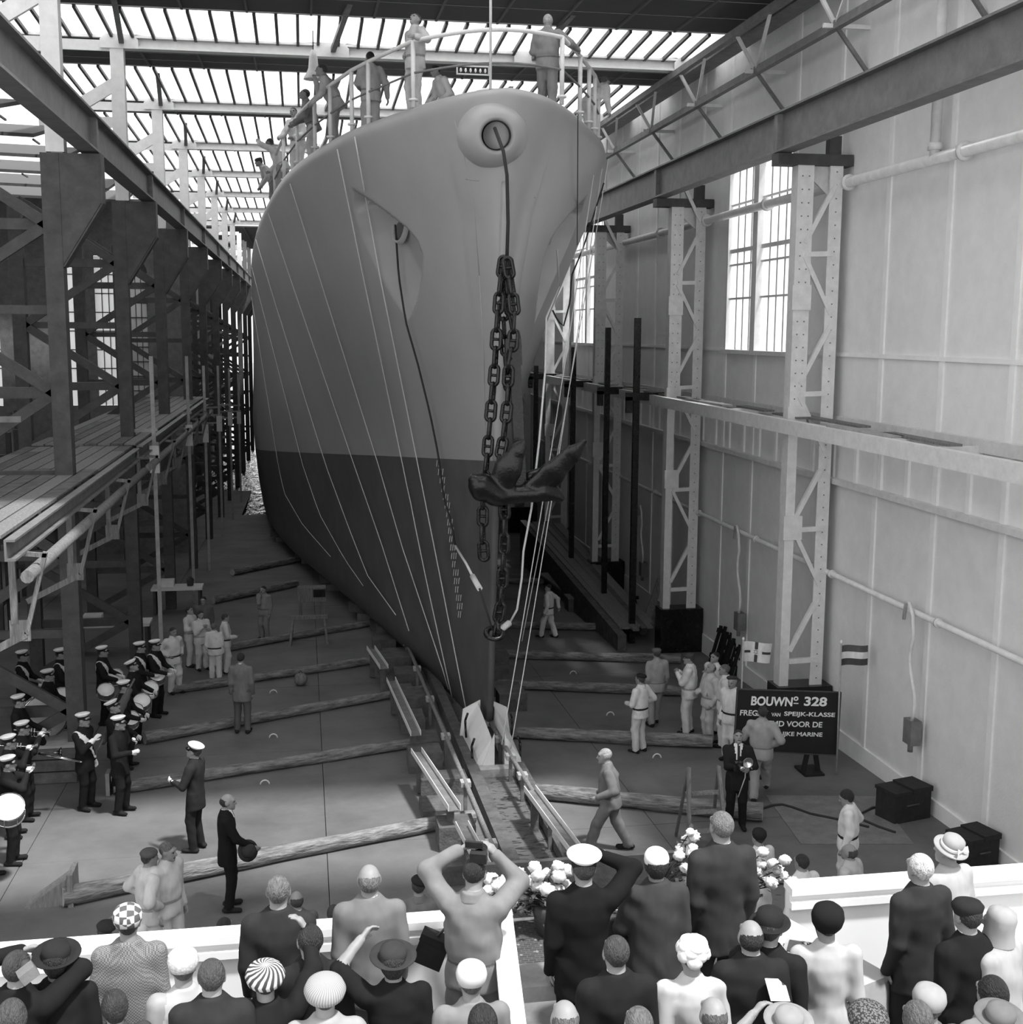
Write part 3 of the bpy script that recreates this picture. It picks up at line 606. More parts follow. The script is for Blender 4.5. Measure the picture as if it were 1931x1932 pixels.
def hull_at(pxy, side, off=.05):            # place on the hull seen at a picture point (local affine fit through its nearest vertices)
    if side not in GPX: GPX[side] = topx(GSIDE[side]).reshape(-1, 2)
    Q = GPX[side]; P = GSIDE[side].reshape(-1, 3); d = ((Q-np.array(pxy))**2).sum(1); i = np.argpartition(d, 60)[:60]
    j = i[P[i, 1] < P[i, 1].min()+2.5]; j = j[np.argsort(d[j])[:14]]
    A = np.concatenate([Q[j]-np.array(pxy), np.ones((len(j), 1))], 1); p = np.linalg.lstsq(A.T@A+np.diag([.5, .5, 1e-6]), A.T@P[j], rcond=None)[0][2]
    v = (CAM-p)/np.linalg.norm(CAM-p); return p+v*off+np.array([side*off, 0, 0])
GPX = {}
# stem bar
b = MB(); b.tube([tuple(hpt(np.array(0.02), np.array(h), 0)-F0) for h in np.linspace(.2, 10.4, 30)], .07, 10); b.build('stem_bar', 'hull_dark', ship)
b = MB(); b.tube([tuple(hpt(np.array(0.02), np.array(h), 0)-F0) for h in np.linspace(5.9, 11.0, 16)], .085, 10); b.build('stem_bar', 'hull_grey', ship)
# bow fairlead: a bolster cast round a round opening
fc = onX(938, 255, 3.46); ax = Vector((-.06, -1, -.18)).normalized(); Mx = Matrix.Translation(Vector(fc-F0)+Vector((0, .05, 0))) @ ax.to_track_quat('Z', 'Y').to_matrix().to_4x4()
b = MB(); b.lathe([(0, -.5), (.25, -.5), (.25, -.14), (.265, -.02), (.295, .035), (.335, .032), (.40, .0), (.47, -.07), (.55, -.19), (.62, -.4), (.67, -.8)], 40, Mx, True, 1.0, .98)
b.build('bow_fairlead', 'hull_grey', ship)
b = MB(); b.lathe([(0, -.46), (.235, -.46), (.235, -.02)], 32, Mx); b.build('fairlead_shade_liner', 'mid_steel', ship)  # darker liner: the shade inside the hole is put into its colour
# hawse mouths inside the pockets
for side in (-1, 1):
    p = hull_at((752, 425), -1, 0.0)-F0
    if side > 0: p = p.copy(); p[0] = -p[0]+2*AX*p[1]
    d = Vector((side*.75, -.35, .1)).normalized(); Mx = Matrix.Translation(Vector(p)) @ d.to_track_quat('Z', 'Y').to_matrix().to_4x4()
    b = MB(); b.lathe([(.22, -.1), (.24, .0), (.27, .015), (.29, -.1)], 24, Mx, True, 1.0, 1.35); b.build('hawse_pipe', 'hull_grey', ship)
    b = MB(); b.lathe([(0, -.04), (.235, -.04)], 24, Mx, True, 1, 1.35); b.build('hawse_shade_disc', 'hull_dark', ship)  # flat dark disc closes the pipe, painted as the shade within
# draught marks: pairs of short white strokes
for k in range(19):
    f = k/18; c0 = np.array([832+8*min(f*3, 1)+33*f, 875+285*f])
    b = MB(); b.smooth = False
    for q in range(3 if k % 3 else 2):
        a = hull_at((c0[0]-5+q*4, c0[1]-6), -1, .02); e = hull_at((c0[0]-5+q*4-1, c0[1]+5), -1, .02); b.bar(a-F0, e-F0, .022, .012, (1, -1, 0))
    b.build('draught_mark', 'pale_steel', ship)
# plate seams
for pts in ([(858, 226), (868, 262), (884, 330), (896, 400), (905, 520)], [(1008, 372), (1046, 402)], [(880, 338), (905, 341)], [(905, 520), (912, 640), (915, 770), (918, 855)]):
    side = -1 if pts[0][0] < 950 else 1; b = MB(); b.tube([tuple(hull_at(p, side, .0)-F0) for p in pts], .012, 5); b.build('plate_seam', 'hull_grey', ship)
# deck edge rail
ED = {s: hpt(ts, np.full(len(ts), HD), s) for s in (-1, 1)}
def dedge(side, x, ymax=None):
    Q = topx(ED[side]); ok = np.arange(len(ts)) > 14; d = np.abs(Q[:, 0]-x)+(~ok)*1e6; i = int(d.argmin()); p = ED[side][i].copy(); c = FOOT[0]+AX*(p[1]-FOOT[1]); p[0] = c+(p[0]-c)*.95; p[2] += .12; return p
RH = 1.2; left_x = [772, 686, 653, 611, 580, 547, 522, 505, 492, 484]; right_x = [1066, 1103, 1121, 1133, 1141]
lp = [dedge(-1, x) for x in left_x]; rp = [dedge(1, x) for x in right_x]
for p in lp+rp:
    b = MB(); b.tube([p-F0, p-F0+np.array([0, 0, RH])], .045, 8); b.build('rail_post', 'white_steel', ship)
    b = MB(); b.lathe([(.045, .12), (.09, .12), (.09, .16), (.045, .16)], 10, Matrix.Translation(Vector(p-F0))); b.build('post_collar', 'white_steel', ship)
tip = ED[-1][0]; fr = [lp[0]+(rp[0]-lp[0])*f+np.array([0, -.75*math.sin(math.pi*f), 0]) for f in np.linspace(0, 1, 13)]
pathr = lp[::-1]+fr[1:-1]+rp
for hh, r in ((RH, .04), (RH*.52, .022)):
    b = MB(); b.tube([p-F0+np.array([0, 0, hh]) for p in pathr], r, 8); b.build('guard_rail', 'pale_steel' if r > .03 else 'mid_steel', ship)
b = MB(); q = onY(926, 57, 22.6); b.tube([tuple(q-F0+np.array([0, 0, -1.0])), tuple(q-F0+np.array([0, 0, 3]))], .025, 8); b.build('jackstaff', 'pale_steel', ship)
for x in (925, 966):                                   # fairlead loops at the very bow
    c = onY(x, 172, 22.9)-F0; w = .22 if x == 925 else .13
    b = MB(); b.tube([tuple(c+np.array([w*math.cos(a)*1.25, .1, .14*math.sin(a)-.12])) for a in np.linspace(0, math.pi, 9)], .06, 8); b.build('bollard', 'pale_steel', ship)

# ------------------------------------------------------------------ launching lines and cables
def rope(pts, r, m, lab, group=None, name='rope'):
    b = MB(); b.tube([tuple(p) for p in pts], r, 6); o = b.build(name, m); return tag(o, lab, 'rope', group)
def dens(pl, n):
    pl = np.array(pl, float); s = np.concatenate([[0], np.cumsum(np.hypot(*np.diff(pl, axis=0).T))]); u = np.linspace(0, s[-1], n); return np.stack([np.interp(u, s, pl[:, 0]), np.interp(u, s, pl[:, 1])], 1)
LR = [[(676,258),(723,520),(795,880),(838,1095),(886,1340)],[(643,282),(691,520),(766,880),(812,1103),(862,1330)],[(553,347),(607,520),(720,880),(763,1028),(838,1252),(852,1300)],
      [(511,402),(551,520),(674,880),(723,1020),(777,1190)],[(487,452),(520,560),(620,880),(663,996),(698,1085),(752,1160)],[(479,505),(576,880),(607,970),(655,1055),(690,1105)],[(478,560),(529,880),(540,930),(575,990),(628,1050)]]
for k, pl in enumerate(LR):
    rope([hull_at(p, -1, .07) for p in dens(pl, 26)], .013 if k < 5 else .01, 'rope_white', '%s thin white launching line from the stem down the left bow' % ORD[k].replace('nearest', 'first'), 'launching lines on the left bow')
for k, (a, e) in enumerate([((1112, 330), (947, 1405)), ((1128, 318), (964, 1413)), ((1140, 300), (985, 1210))]):
    A = hull_at(a, 1, .1); B_ = onY(e[0], e[1], 22.7 if k < 2 else 26.0); P = [A+(B_-A)*f+np.array([0, 0, -.25*math.sin(math.pi*f)]) for f in np.linspace(0, 1, 16)]
    rope(P, .011, 'rope_white', ['white line from the right rail to the cradle, nearest the stem', 'second white line from the right rail to the cradle', 'outermost white line from the right rail to the floor'][k], 'launching lines on the right bow')
A = hull_at((1083, 215), 1, .08); rope([hull_at((1083, 215+i*13), 1, .08) for i in range(20)], .01, 'rope_dark', 'thin dark line straight down the right bow from the rail')
P = [onY(x, y, 26.5) for x, y in dens([(1140,345),(1100,470),(1079,520),(1076,570),(1063,618),(1050,600),(1043,585)], 24)]; rope(P, .018, 'rope_dark', 'dark rope loop hanging beside the right bow')
# pocket cables: dark above, white serving below
P = [hull_at(p, -1, .12) for p in dens([(757,425),(763,520),(776,605),(800,690),(822,780),(838,860),(848,940),(862,985),(870,1030)], 24)]; rope(P, .022, 'rope_dark', 'black cable from the left anchor pocket down the bow', None, 'cable')
e = np.array(P[-1]); f_ = onY(905, 1110, 22.0); g_ = onY(930, 1190, 21.75)
rope([e, e+(f_-e)*.5+np.array([0, 0, .03]), f_-(f_-e)*.25], .028, 'rope_white', 'white lower part of the left anchor cable', None, 'cable'); rope([f_-(f_-e)*.25, f_], .06, 'rope_white', 'white seized splice on the left anchor cable', None, 'cable'); rope([f_, g_], .02, 'rope_dark', 'dark wire strop from the left splice to the chain', None, 'cable')
A = hull_at((1034, 470), 1, .2); Q = [A, hull_at((1039, 540), 1, .2)]+[onY(x, y, 21.9+max(0, (900-y)*.008)) for x, y in [(1031, 600), (1029, 700), (1018, 830), (1003, 960), (988, 1040), (985, 1090), (976, 1150), (962, 1175)]]
rope(Q, .02, 'rope_white', 'white cable from the right anchor pocket to the chain', None, 'cable')
rope([Q[-1], onY(940, 1192, 21.75)], .06, 'rope_white', 'white seized splice beside the chain end', None, 'cable')
rope([Vector(fc)+Vector((-.04, -.0, .12)), Vector(onY(950, 285, 22.0)), Vector(onY(957, 330, 21.85)), Vector(onY(959, 420, 21.8)), Vector(onY(957, 484, 21.8))], .035, 'rope_dark', 'black wire hanging from the bow fairlead to the chain', None, 'cable')

# ------------------------------------------------------------------ chain and anchor
def link_mesh():
    b = MB(); L, W, r, n, m = .42, .23, .036, 24, 8; a = L/2-W/2; vs = []; c = []
    for i in range(n):
        u = 2*math.pi*i/n; x = (W/2-r)*math.cos(u); z = (W/2-r)*math.sin(u)+(a if math.sin(u) >= 0 else -a); c.append(Vector((x, 0, z)))
    for i in range(n):
        t = (c[(i+1) % n]-c[i-1]).normalized(); nrm = Vector((0, 1, 0)); bi = t.cross(nrm)
        for k in range(m): q = 2*math.pi*k/m; vs.append(c[i]+(nrm*math.cos(q)+bi*math.sin(q))*r)
    b.add(vs, [(i*m+k, i*m+(k+1) % m, ((i+1) % n)*m+(k+1) % m, ((i+1) % n)*m+k) for i in range(n) for k in range(m)], True)
    b.tube([(-W/2+r, 0, 0), (W/2-r, 0, 0)], .03, 6); me = b.mesh('chain_link'); me.materials.append(M('black_steel')); return me
LM = link_mesh()
def chain(pxs, Yp, lab):
    P = [Vector(onY(x, y, Yp)) for x, y in dens(pxs, 80)]; t = empty('anchor_chain', P[0]); tag(t, lab, 'chain', 'anchor chains'); d = [0]
    for i in range(1, len(P)): d.append(d[-1]+(P[i]-P[i-1]).length)
    def at(s): i = int(np.clip(np.searchsorted(d, s)-1, 0, len(P)-2)); f = (s-d[i])/(d[i+1]-d[i]+1e-9); return P[i].lerp(P[i+1], min(f, 1.0))
    pit = .315; k = 0; s = pit/2
    while s < d[-1]:
        c = at(s); dr = (at(min(s+.15, d[-1]))-at(max(s-.15, 0))).normalized(); o = link('chain_link', LM, t)
        q = dr.to_track_quat('Z', 'X').to_matrix().to_4x4() @ Matrix.Rotation(math.pi/2*(k % 2)+.35+random.uniform(-.15, .15), 4, 'Z'); o.matrix_local = Matrix.Translation(c-P[0]) @ q; s += pit; k += 1
chain([(951,486),(944,540),(938,620),(934,690),(928,760),(922,830),(918,880),(912,940),(911,1010),(915,1070)], 21.75, 'left strand of the black stud-link chain, with the loose end below')
chain([(957,488),(966,540),(972,590),(968,650),(960,700),(958,760),(950,830),(940,880)], 21.6, 'right strand of the black stud-link chain above the anchor')
chain([(955,490),(958,540),(964,600),(972,640),(974,690)], 21.9, 'short middle bight of the black chain at the top')
chain([(955,500),(949,560),(952,620),(957,690),(962,740)], 22.0, 'rear bight of the black chain, behind the two strands')
chain([(952,945),(953,1000),(950,1060),(948,1110),(944,1150),(935,1192)], 21.75, 'black chain hanging below the anchor in front of the stem')
b = MB(); Mx = Matrix.Translation(Vector(onY(933, 1195, 21.7))) @ Matrix.Rotation(.6, 4, 'X'); b.lathe([(.14, -.05), (.2, 0), (.14, .05), (.09, 0), (.14, -.05)], 16, Mx); b.lathe([(.12, -.04), (.17, 0), (.12, .04), (.08, 0), (.12, -.04)], 16, Matrix.Translation((.08, 0, .1)) @ Mx @ Matrix.Rotation(1.3, 4, 'Y'))
tag(b.build('shackle', 'black_steel'), 'black shackle joining chain and wire strops before the stem', 'shackle')
YA = 21.5; an = empty('anchor', onY(985, 935, YA)); tag(an, 'black stockless anchor hanging in front of the dark bow', 'anchor'); A0 = np.array(an.location)
def ap(x, y, dy=0.0): p = onY(x, y, YA)-A0; p[1] += dy; return p
fy = ((0, 1, 0), 1.7)
pr = [Cap(ap(932, 935), ap(1030, 930), .17, .15, 0, .06), Cap(ap(908, 916, -.02), ap(940, 936, 0), .23, .19, 0, .05), Cap(ap(893, 903, -.1), ap(905, 930, -.06), .10, .14, 0, .05), Cap(ap(1025, 926), ap(1052, 936), .16, .10, 0, .05), Cap(ap(1040, 908), ap(1060, 940), .07, .06, 0, .05),
      Cap(ap(944, 918, -.03), ap(958, 880, -.12), .24, .23, 0, .05, ((.25, .96, 0), 2.6)), Cap(ap(957, 882, -.12), ap(976, 845, -.18), .23, .13, 0, .05, ((.25, .96, 0), 2.6)), Cap(ap(974, 848, -.18), ap(984, 832, -.2), .13, .05, 0, .04, ((.25, .96, 0), 2.2)),
      Cap(ap(1008, 922, -.03), ap(1040, 892, -.12), .20, .22, 0, .05, ((.1, .95, .3), 2.5)), Cap(ap(1040, 892, -.12), ap(1075, 855, -.2), .22, .16, 0, .05, ((.1, .95, .3), 2.5)), Cap(ap(1075, 855, -.2), ap(1097, 831, -.25), .16, .05, 0, .04, ((.1, .95, .3), 2.2)), Cap(ap(1003, 900, .12), ap(1022, 893, .18), .10, .08, 0, .03)]
V, F, mi = solid(pr, .018); link('crown_and_flukes', np_mesh('crown_and_flukes', [(V, F, mi)], [M('black_steel')]), an)
b = MB(); b.bar(ap(985, 925, .12), ap(974, 655, .2), .19, .16, (0, 1, 0)); b.build('shank', 'black_steel', an)
b = MB(); b.bar(ap(971, 640, .2), ap(973, 690, .2), .28, .2, (0, 1, 0)); b.build('shackle_block', 'black_steel', an)

# ------------------------------------------------------------------ cradle, slipway
cr = empty('launch_cradle', (3.6, 23.4, fz(23.4)+.3)); tag(cr, 'white timber launching cradle wedged round the foot of the stem', 'cradle'); C0 = np.array(cr.location)
def cz(x, y, z): return (x-C0[0], y-C0[1], z-C0[2])
for s in (-1, 1):
    b = MB(); x0 = 3.62+s*.10; x1 = 3.62+s*.42
    b.prism([cz(x0, 22.75, -.62), cz(x1, 22.75, -.62), cz(x0, 22.75, .22)], (0, .05, 0)); b.build('end_plate', 'white_paint', cr)
    b = MB(); b.prism([cz(x0+s*.05, 22.8, -.62), cz(x1+s*.06, 22.8, -.62), cz(x1, 22.8, -.3), cz(x0+s*.05, 22.8, .12)], (-.0, 1.9, .12)); b.build('wedge_block', 'white_paint', cr)
    b = MB(); b.prism([cz(x0, 24.7, -.55), cz(x1+s*.12, 24.7, -.55), cz(x1+s*.04, 24.7, .12), cz(x0, 24.7, .3)], (0, .06, 0)); b.build('end_plate', 'white_paint', cr)
    for yy, zz in ((23.2, -.25), (24.2, -.05)):
        c = Vector(cz(3.62+s*.40, yy, zz)); b = MB(); b.tube([c+Vector((s*.03, 0, .25)), c+Vector((s*.08, 0, .1))], .025, 6); b.lathe([(.05, -.02), (.08, 0), (.05, .02), (.03, 0), (.05, -.02)], 12, Matrix.Translation(c+Vector((s*.08, 0, .05))) @ Matrix.Rotation(1.57, 4, 'Y')); b.tube([c+Vector((s*.08, 0, 0)), c+Vector((s*.07, -.05, -.25))], .025, 6); b.build('hook', 'black_steel', cr)
b = MB(); b.box(cz(3.2, 22.5, -.66), cz(4.02, 22.76, -.40)); b.build('front_block', 'pale_timber', cr)
sw = empty('slipway', (3.55, 12, fz(12))); tag(sw, 'greased timber slipway running under the ship', 'slipway')
def swb(x0, x1, y0, y1, h0, h1, name, m):
    b = MB(); b.add([(x-3.55, y-12, fz(y)-fz(12)+h) for h in (h0, h1) for x, y in ((x0,y0),(x1,y0),(x1,y1),(x0,y1))], [(3,2,1,0),(4,5,6,7),(0,1,5,4),(1,2,6,5),(2,3,7,6),(3,0,4,7)]); return b.build(name, m, sw)
def mat_grease():
    m = mat('greased_timber', .11, .35, .3, 3, .1, 9); n = m.node_tree.nodes; l = m.node_tree.links; b = n['Principled BSDF']; tc = [x for x in n if x.type == 'TEX_COORD'][0]
    mp = n.new('ShaderNodeMapping'); mp.inputs['Scale'].default_value = (2.4, 7, 1); l.new(tc.outputs['Object'], mp.inputs[0])
    nz = n.new('ShaderNodeTexNoise'); nz.inputs['Scale'].default_value = 1.6; nz.inputs['Detail'].default_value = 2; nz.inputs['Distortion'].default_value = 1.6; l.new(mp.outputs[0], nz.inputs['Vector'])
    r = n.new('ShaderNodeValToRGB'); r.color_ramp.interpolation = 'LINEAR'; e = r.color_ramp.elements; e[0].position = .40; e[0].color = (.035, .035, .035, 1); e[1].position = .44; e[1].color = (.13, .13, .13, 1); l.new(nz.outputs[0], r.inputs[0]); l.new(r.outputs[0], b.inputs['Base Color'])
mat_grease()
y = 12.0
while y < 80: swb(3.22, 3.86, y+.01, min(y+3.2, 80), .0, .12, 'sliding_plank', 'greased_timber'); y += 3.2
for x0, x1 in ((2.98, 3.2), (3.88, 4.1)):
    y = 12.0
    while y < 80: swb(x0, x1, y+.01, min(y+6, 80), .0, .30, 'side_beam', 'old_timber'); y += 6
y = 12.5; k = 0
while y < 60:
    for x0 in ((1.9, 4.4) if k % 2 == 0 else (2.1, 4.3))[:1 if y < 27 else 2]:
        hh = .22+.1*((k*7) % 3); swb(x0+random.uniform(-.1, .1), x0+random.uniform(.55, .85), y, y+random.uniform(.5, .9), .0, hh, 'block', 'old_timber')
    y += 1.35; k += 1
for a, e, lab in (((952, 1650), (762, 1200), 'left'), ((1083, 1619), (938, 1384), 'right')):
    A = flo(*a, .62); B_ = flo(*e, .62); t = empty('hand_rail', A); tag(t, 'long tubular rail along the %s side of the slipway' % lab, 'rail'); d = B_-A
    b = MB(); b.tube([tuple(d*-.3), tuple(d*1.4)], .045, 8); b.build('tube', 'timber', t)
    for f in np.linspace(-.1, 1.3, 9):
        c = d*f; b = MB(); b.box((c[0]-.03, c[1]-.03, c[2]-.62), (c[0]+.03, c[1]+.03, c[2])); b.build('stanchion', 'mid_steel', t); b = MB(); b.box((c[0]-.09, c[1]-.1, c[2]-.06), (c[0]+.09, c[1]+.1, c[2]+.03)); b.build('clamp', 'pale_timber', t)
for k, (a, e) in enumerate([((786, 1420), (858, 1530)), ((738, 1285), (785, 1388)), ((700, 1225), (725, 1262)), ((872, 1560), (940, 1690)), ((1000, 1492), (1110, 1640))]):
    A = flo(*a, .7); B_ = flo(*e, .7); t = empty('steel_channel', (A+B_)/2); tag(t, ['upright pale steel channel left of the cradle, beside two logs', 'pale steel channel farther up the left side of the slipway', 'short pale channel far along the left side of the slipway', 'pale steel channel near the flowers on the left of the slipway', 'pale steel channel on the right of the slipway'][k], 'channel', 'channels along the slipway')
    d = (B_-A)/2; b = MB(); b.bar(tuple(-d), tuple(d), .2, .015); b.build('web', 'mid_steel', t)
    n_ = np.array([d[1], -d[0], 0]); n_ = n_/np.linalg.norm(n_)*.1
    for s in (-1, 1): b = MB(); b.bar(tuple(-d+n_*s+[0, 0, .05]), tuple(d+n_*s+[0, 0, .05]), .012, .1); b.build('flange', 'pale_steel', t)
    for f in (-.8, .8): c = d*f; b = MB(); b.box((c[0]-.06, c[1]-.06, -.7), (c[0]+.06, c[1]+.06, c[2])); b.build('leg', 'old_timber', t)
# ================================================================== PEOPLE
def cloth(v, rough=.9):
    k = 'cloth_%03d' % int(round(v*1000))
    if k in MATS: return MATS[k]
    m = mat(k, v, rough, .12, 5, 0, None, 0, .12, 2, (1.5, 1.5, .7)); n = m.node_tree.nodes; l = m.node_tree.links; tc = [x for x in n if x.type == 'TEX_COORD'][0]      # creases: a ridged noise run along the body
    mp = n.new('ShaderNodeMapping'); mp.inputs['Scale'].default_value = (1, 1, .5); mp.inputs['Rotation'].default_value = (.3, .5, 0); l.new(tc.outputs['Object'], mp.inputs[0])
    nz = n.new('ShaderNodeTexNoise'); nz.noise_type = 'RIDGED_MULTIFRACTAL'; nz.inputs['Scale'].default_value = 5.5; nz.inputs['Detail'].default_value = 2.0; nz.inputs['Distortion'].default_value = .6; l.new(mp.outputs[0], nz.inputs['Vector'])
    bp = n.new('ShaderNodeBump'); bp.inputs['Strength'].default_value = .9; bp.inputs['Distance'].default_value = .035; l.new(nz.outputs[0], bp.inputs['Height']); l.new(bp.outputs[0], n['Principled BSDF'].inputs['Normal']); return m
def skin(v=.25):
    k = 'skin_%03d' % int(round(v*1000)); return mat(k, v, .55, .08, 12, 0, None, 0, .35)
def hairm(v):
    k = 'hair_%03d' % int(round(v*1000)); return mat(k, v, .6, .5, 26, .6, 60, 0, .4, 4, (3, 1, 1))
def mat_check(name, a, b_, sc, kind):
    m = mat(name, a, .9, .05); n = m.node_tree.nodes; l = m.node_tree.links; bs = n['Principled BSDF']; tc = [x for x in n if x.type == 'TEX_COORD'][0]
    if kind == 'check': t = n.new('ShaderNodeTexChecker'); t.inputs['Scale'].default_value = sc; t.inputs['Color1'].default_value = (a, a, a, 1); t.inputs['Color2'].default_value = (b_, b_, b_, 1); l.new(tc.outputs['Object'], t.inputs[0]); l.new(t.outputs[0], bs.inputs['Base Color'])
    elif kind == 'swirl':                                # curved spokes turning round the crown
        sx = n.new('ShaderNodeSeparateXYZ'); l.new(tc.outputs['Object'], sx.inputs[0])
        def mth(op, a_, b2):
            q = n.new('ShaderNodeMath'); q.operation = op
            for k_, v_ in ((0, a_), (1, b2)):
                if isinstance(v_, (int, float)): q.inputs[k_].default_value = v_
                else: l.new(v_, q.inputs[k_])
            return q.outputs[0]
        an = mth('ARCTAN2', sx.outputs[1], sx.outputs[0]); rr = mth('POWER', mth('ADD', mth('MULTIPLY', sx.outputs[0], sx.outputs[0]), mth('MULTIPLY', sx.outputs[1], sx.outputs[1])), .5)
        sn = mth('SINE', mth('ADD', mth('MULTIPLY', an, float(sc)), mth('MULTIPLY', rr, 95.0)), 0.0)
        r = n.new('ShaderNodeValToRGB'); e = r.color_ramp.elements; e[0].position = .35; e[0].color = (a, a, a, 1); e[1].position = .6; e[1].color = (b_, b_, b_, 1); l.new(mth('ADD', mth('MULTIPLY', sn, .5), .5), r.inputs[0]); l.new(r.outputs[0], bs.inputs['Base Color'])
    else:
        t = n.new('ShaderNodeTexWave') if kind == 'wave' else n.new('ShaderNodeTexVoronoi')
        t.inputs['Scale'].default_value = sc
        if kind == 'wave': t.inputs['Distortion'].default_value = 1.5; t.wave_type = 'RINGS'
        r = n.new('ShaderNodeValToRGB'); e = r.color_ramp.elements; e[0].position = .45; e[0].color = (a, a, a, 1); e[1].position = .55; e[1].color = (b_, b_, b_, 1); l.new(tc.outputs['Object'], t.inputs['Vector']); l.new(t.outputs[0], r.inputs[0]); l.new(r.outputs[0], bs.inputs['Base Color'])
    return m
mat_check('tweed', .22, .10, 95, 'check'); mat_check('patch_hat', .62, .09, 21, 'check'); mat_check('stripe_hat', .62, .05, 16, 'swirl'); mat_check('lace', .60, .45, 60, 'vor'); mat_check('knit', .36, .24, 45, 'swirl'); mat_check('dark_net', .14, .025, 60, 'vor')
def rotm(x=0, y=0, z=0):
    return np.array((Matrix.Rotation(z, 3, 'Z') @ Matrix.Rotation(y, 3, 'Y') @ Matrix.Rotation(x, 3, 'X')))
def ik(A, W, a, b_, pole):
    A, W, pole = [np.array(v, float) for v in (A, W, pole)]; d = W-A; L = np.linalg.norm(d); Lm = (a+b_)*.995
    if L > Lm: W = A+d/L*Lm; d = W-A; L = Lm
    u = d/L; x = np.clip((a*a-b_*b_+L*L)/(2*L), -a, a); h = math.sqrt(max(a*a-x*x, 0)); p = pole-u*(pole@u); p /= np.linalg.norm(p)+1e-9
    return A+u*x+p*h, W
ARM = {'down': (.225, .05, .845), 'front': (.13, .26, 1.06), 'back': (.05, -.2, 1.0), 'hip': (.2, .06, 1.02), 'pocket': (.24, .1, .88), 'hold': (.16, .3, 1.15), 'chest': (.06, .24, 1.28),
       'wave': (.36, .28, 1.72), 'salute': (.13, .17, 1.63), 'camera': (.10, .26, 1.58), 'rail': (.22, .38, 1.08), 'point': (.3, .5, 1.35), 'drum': (.17, .33, 1.03), 'chin': (.03, .17, 1.45), 'horn': (.06, .3, 1.45)}
TORSO = {'suit': [(-.26, .19, .14), (-.1, .185, .133), (.05, .17, .122), (.2, .176, .122), (.33, .196, .132), (.42, .19, .118), (.48, .145, .098), (.55, .078, .074)],
         'overall': [(-.17, .208, .165), (-.03, .2, .158), (.035, .19, .148), (.1, .206, .16), (.22, .21, .158), (.33, .207, .148), (.42, .192, .124), (.48, .14, .095), (.54, .078, .074)],
         'dress': [(-.50, .25, .21), (-.25, .22, .18), (-.08, .195, .155), (.08, .155, .12), (.25, .168, .128), (.36, .168, .128), (.44, .152, .105), (.5, .10, .08), (.54, .07, .068)],
         'coat': [(-.52, .255, .215), (-.2, .232, .19), (.08, .208, .162), (.3, .2, .15), (.41, .18, .122), (.48, .135, .10), (.54, .085, .08)]}
NPEOPLE = [0]
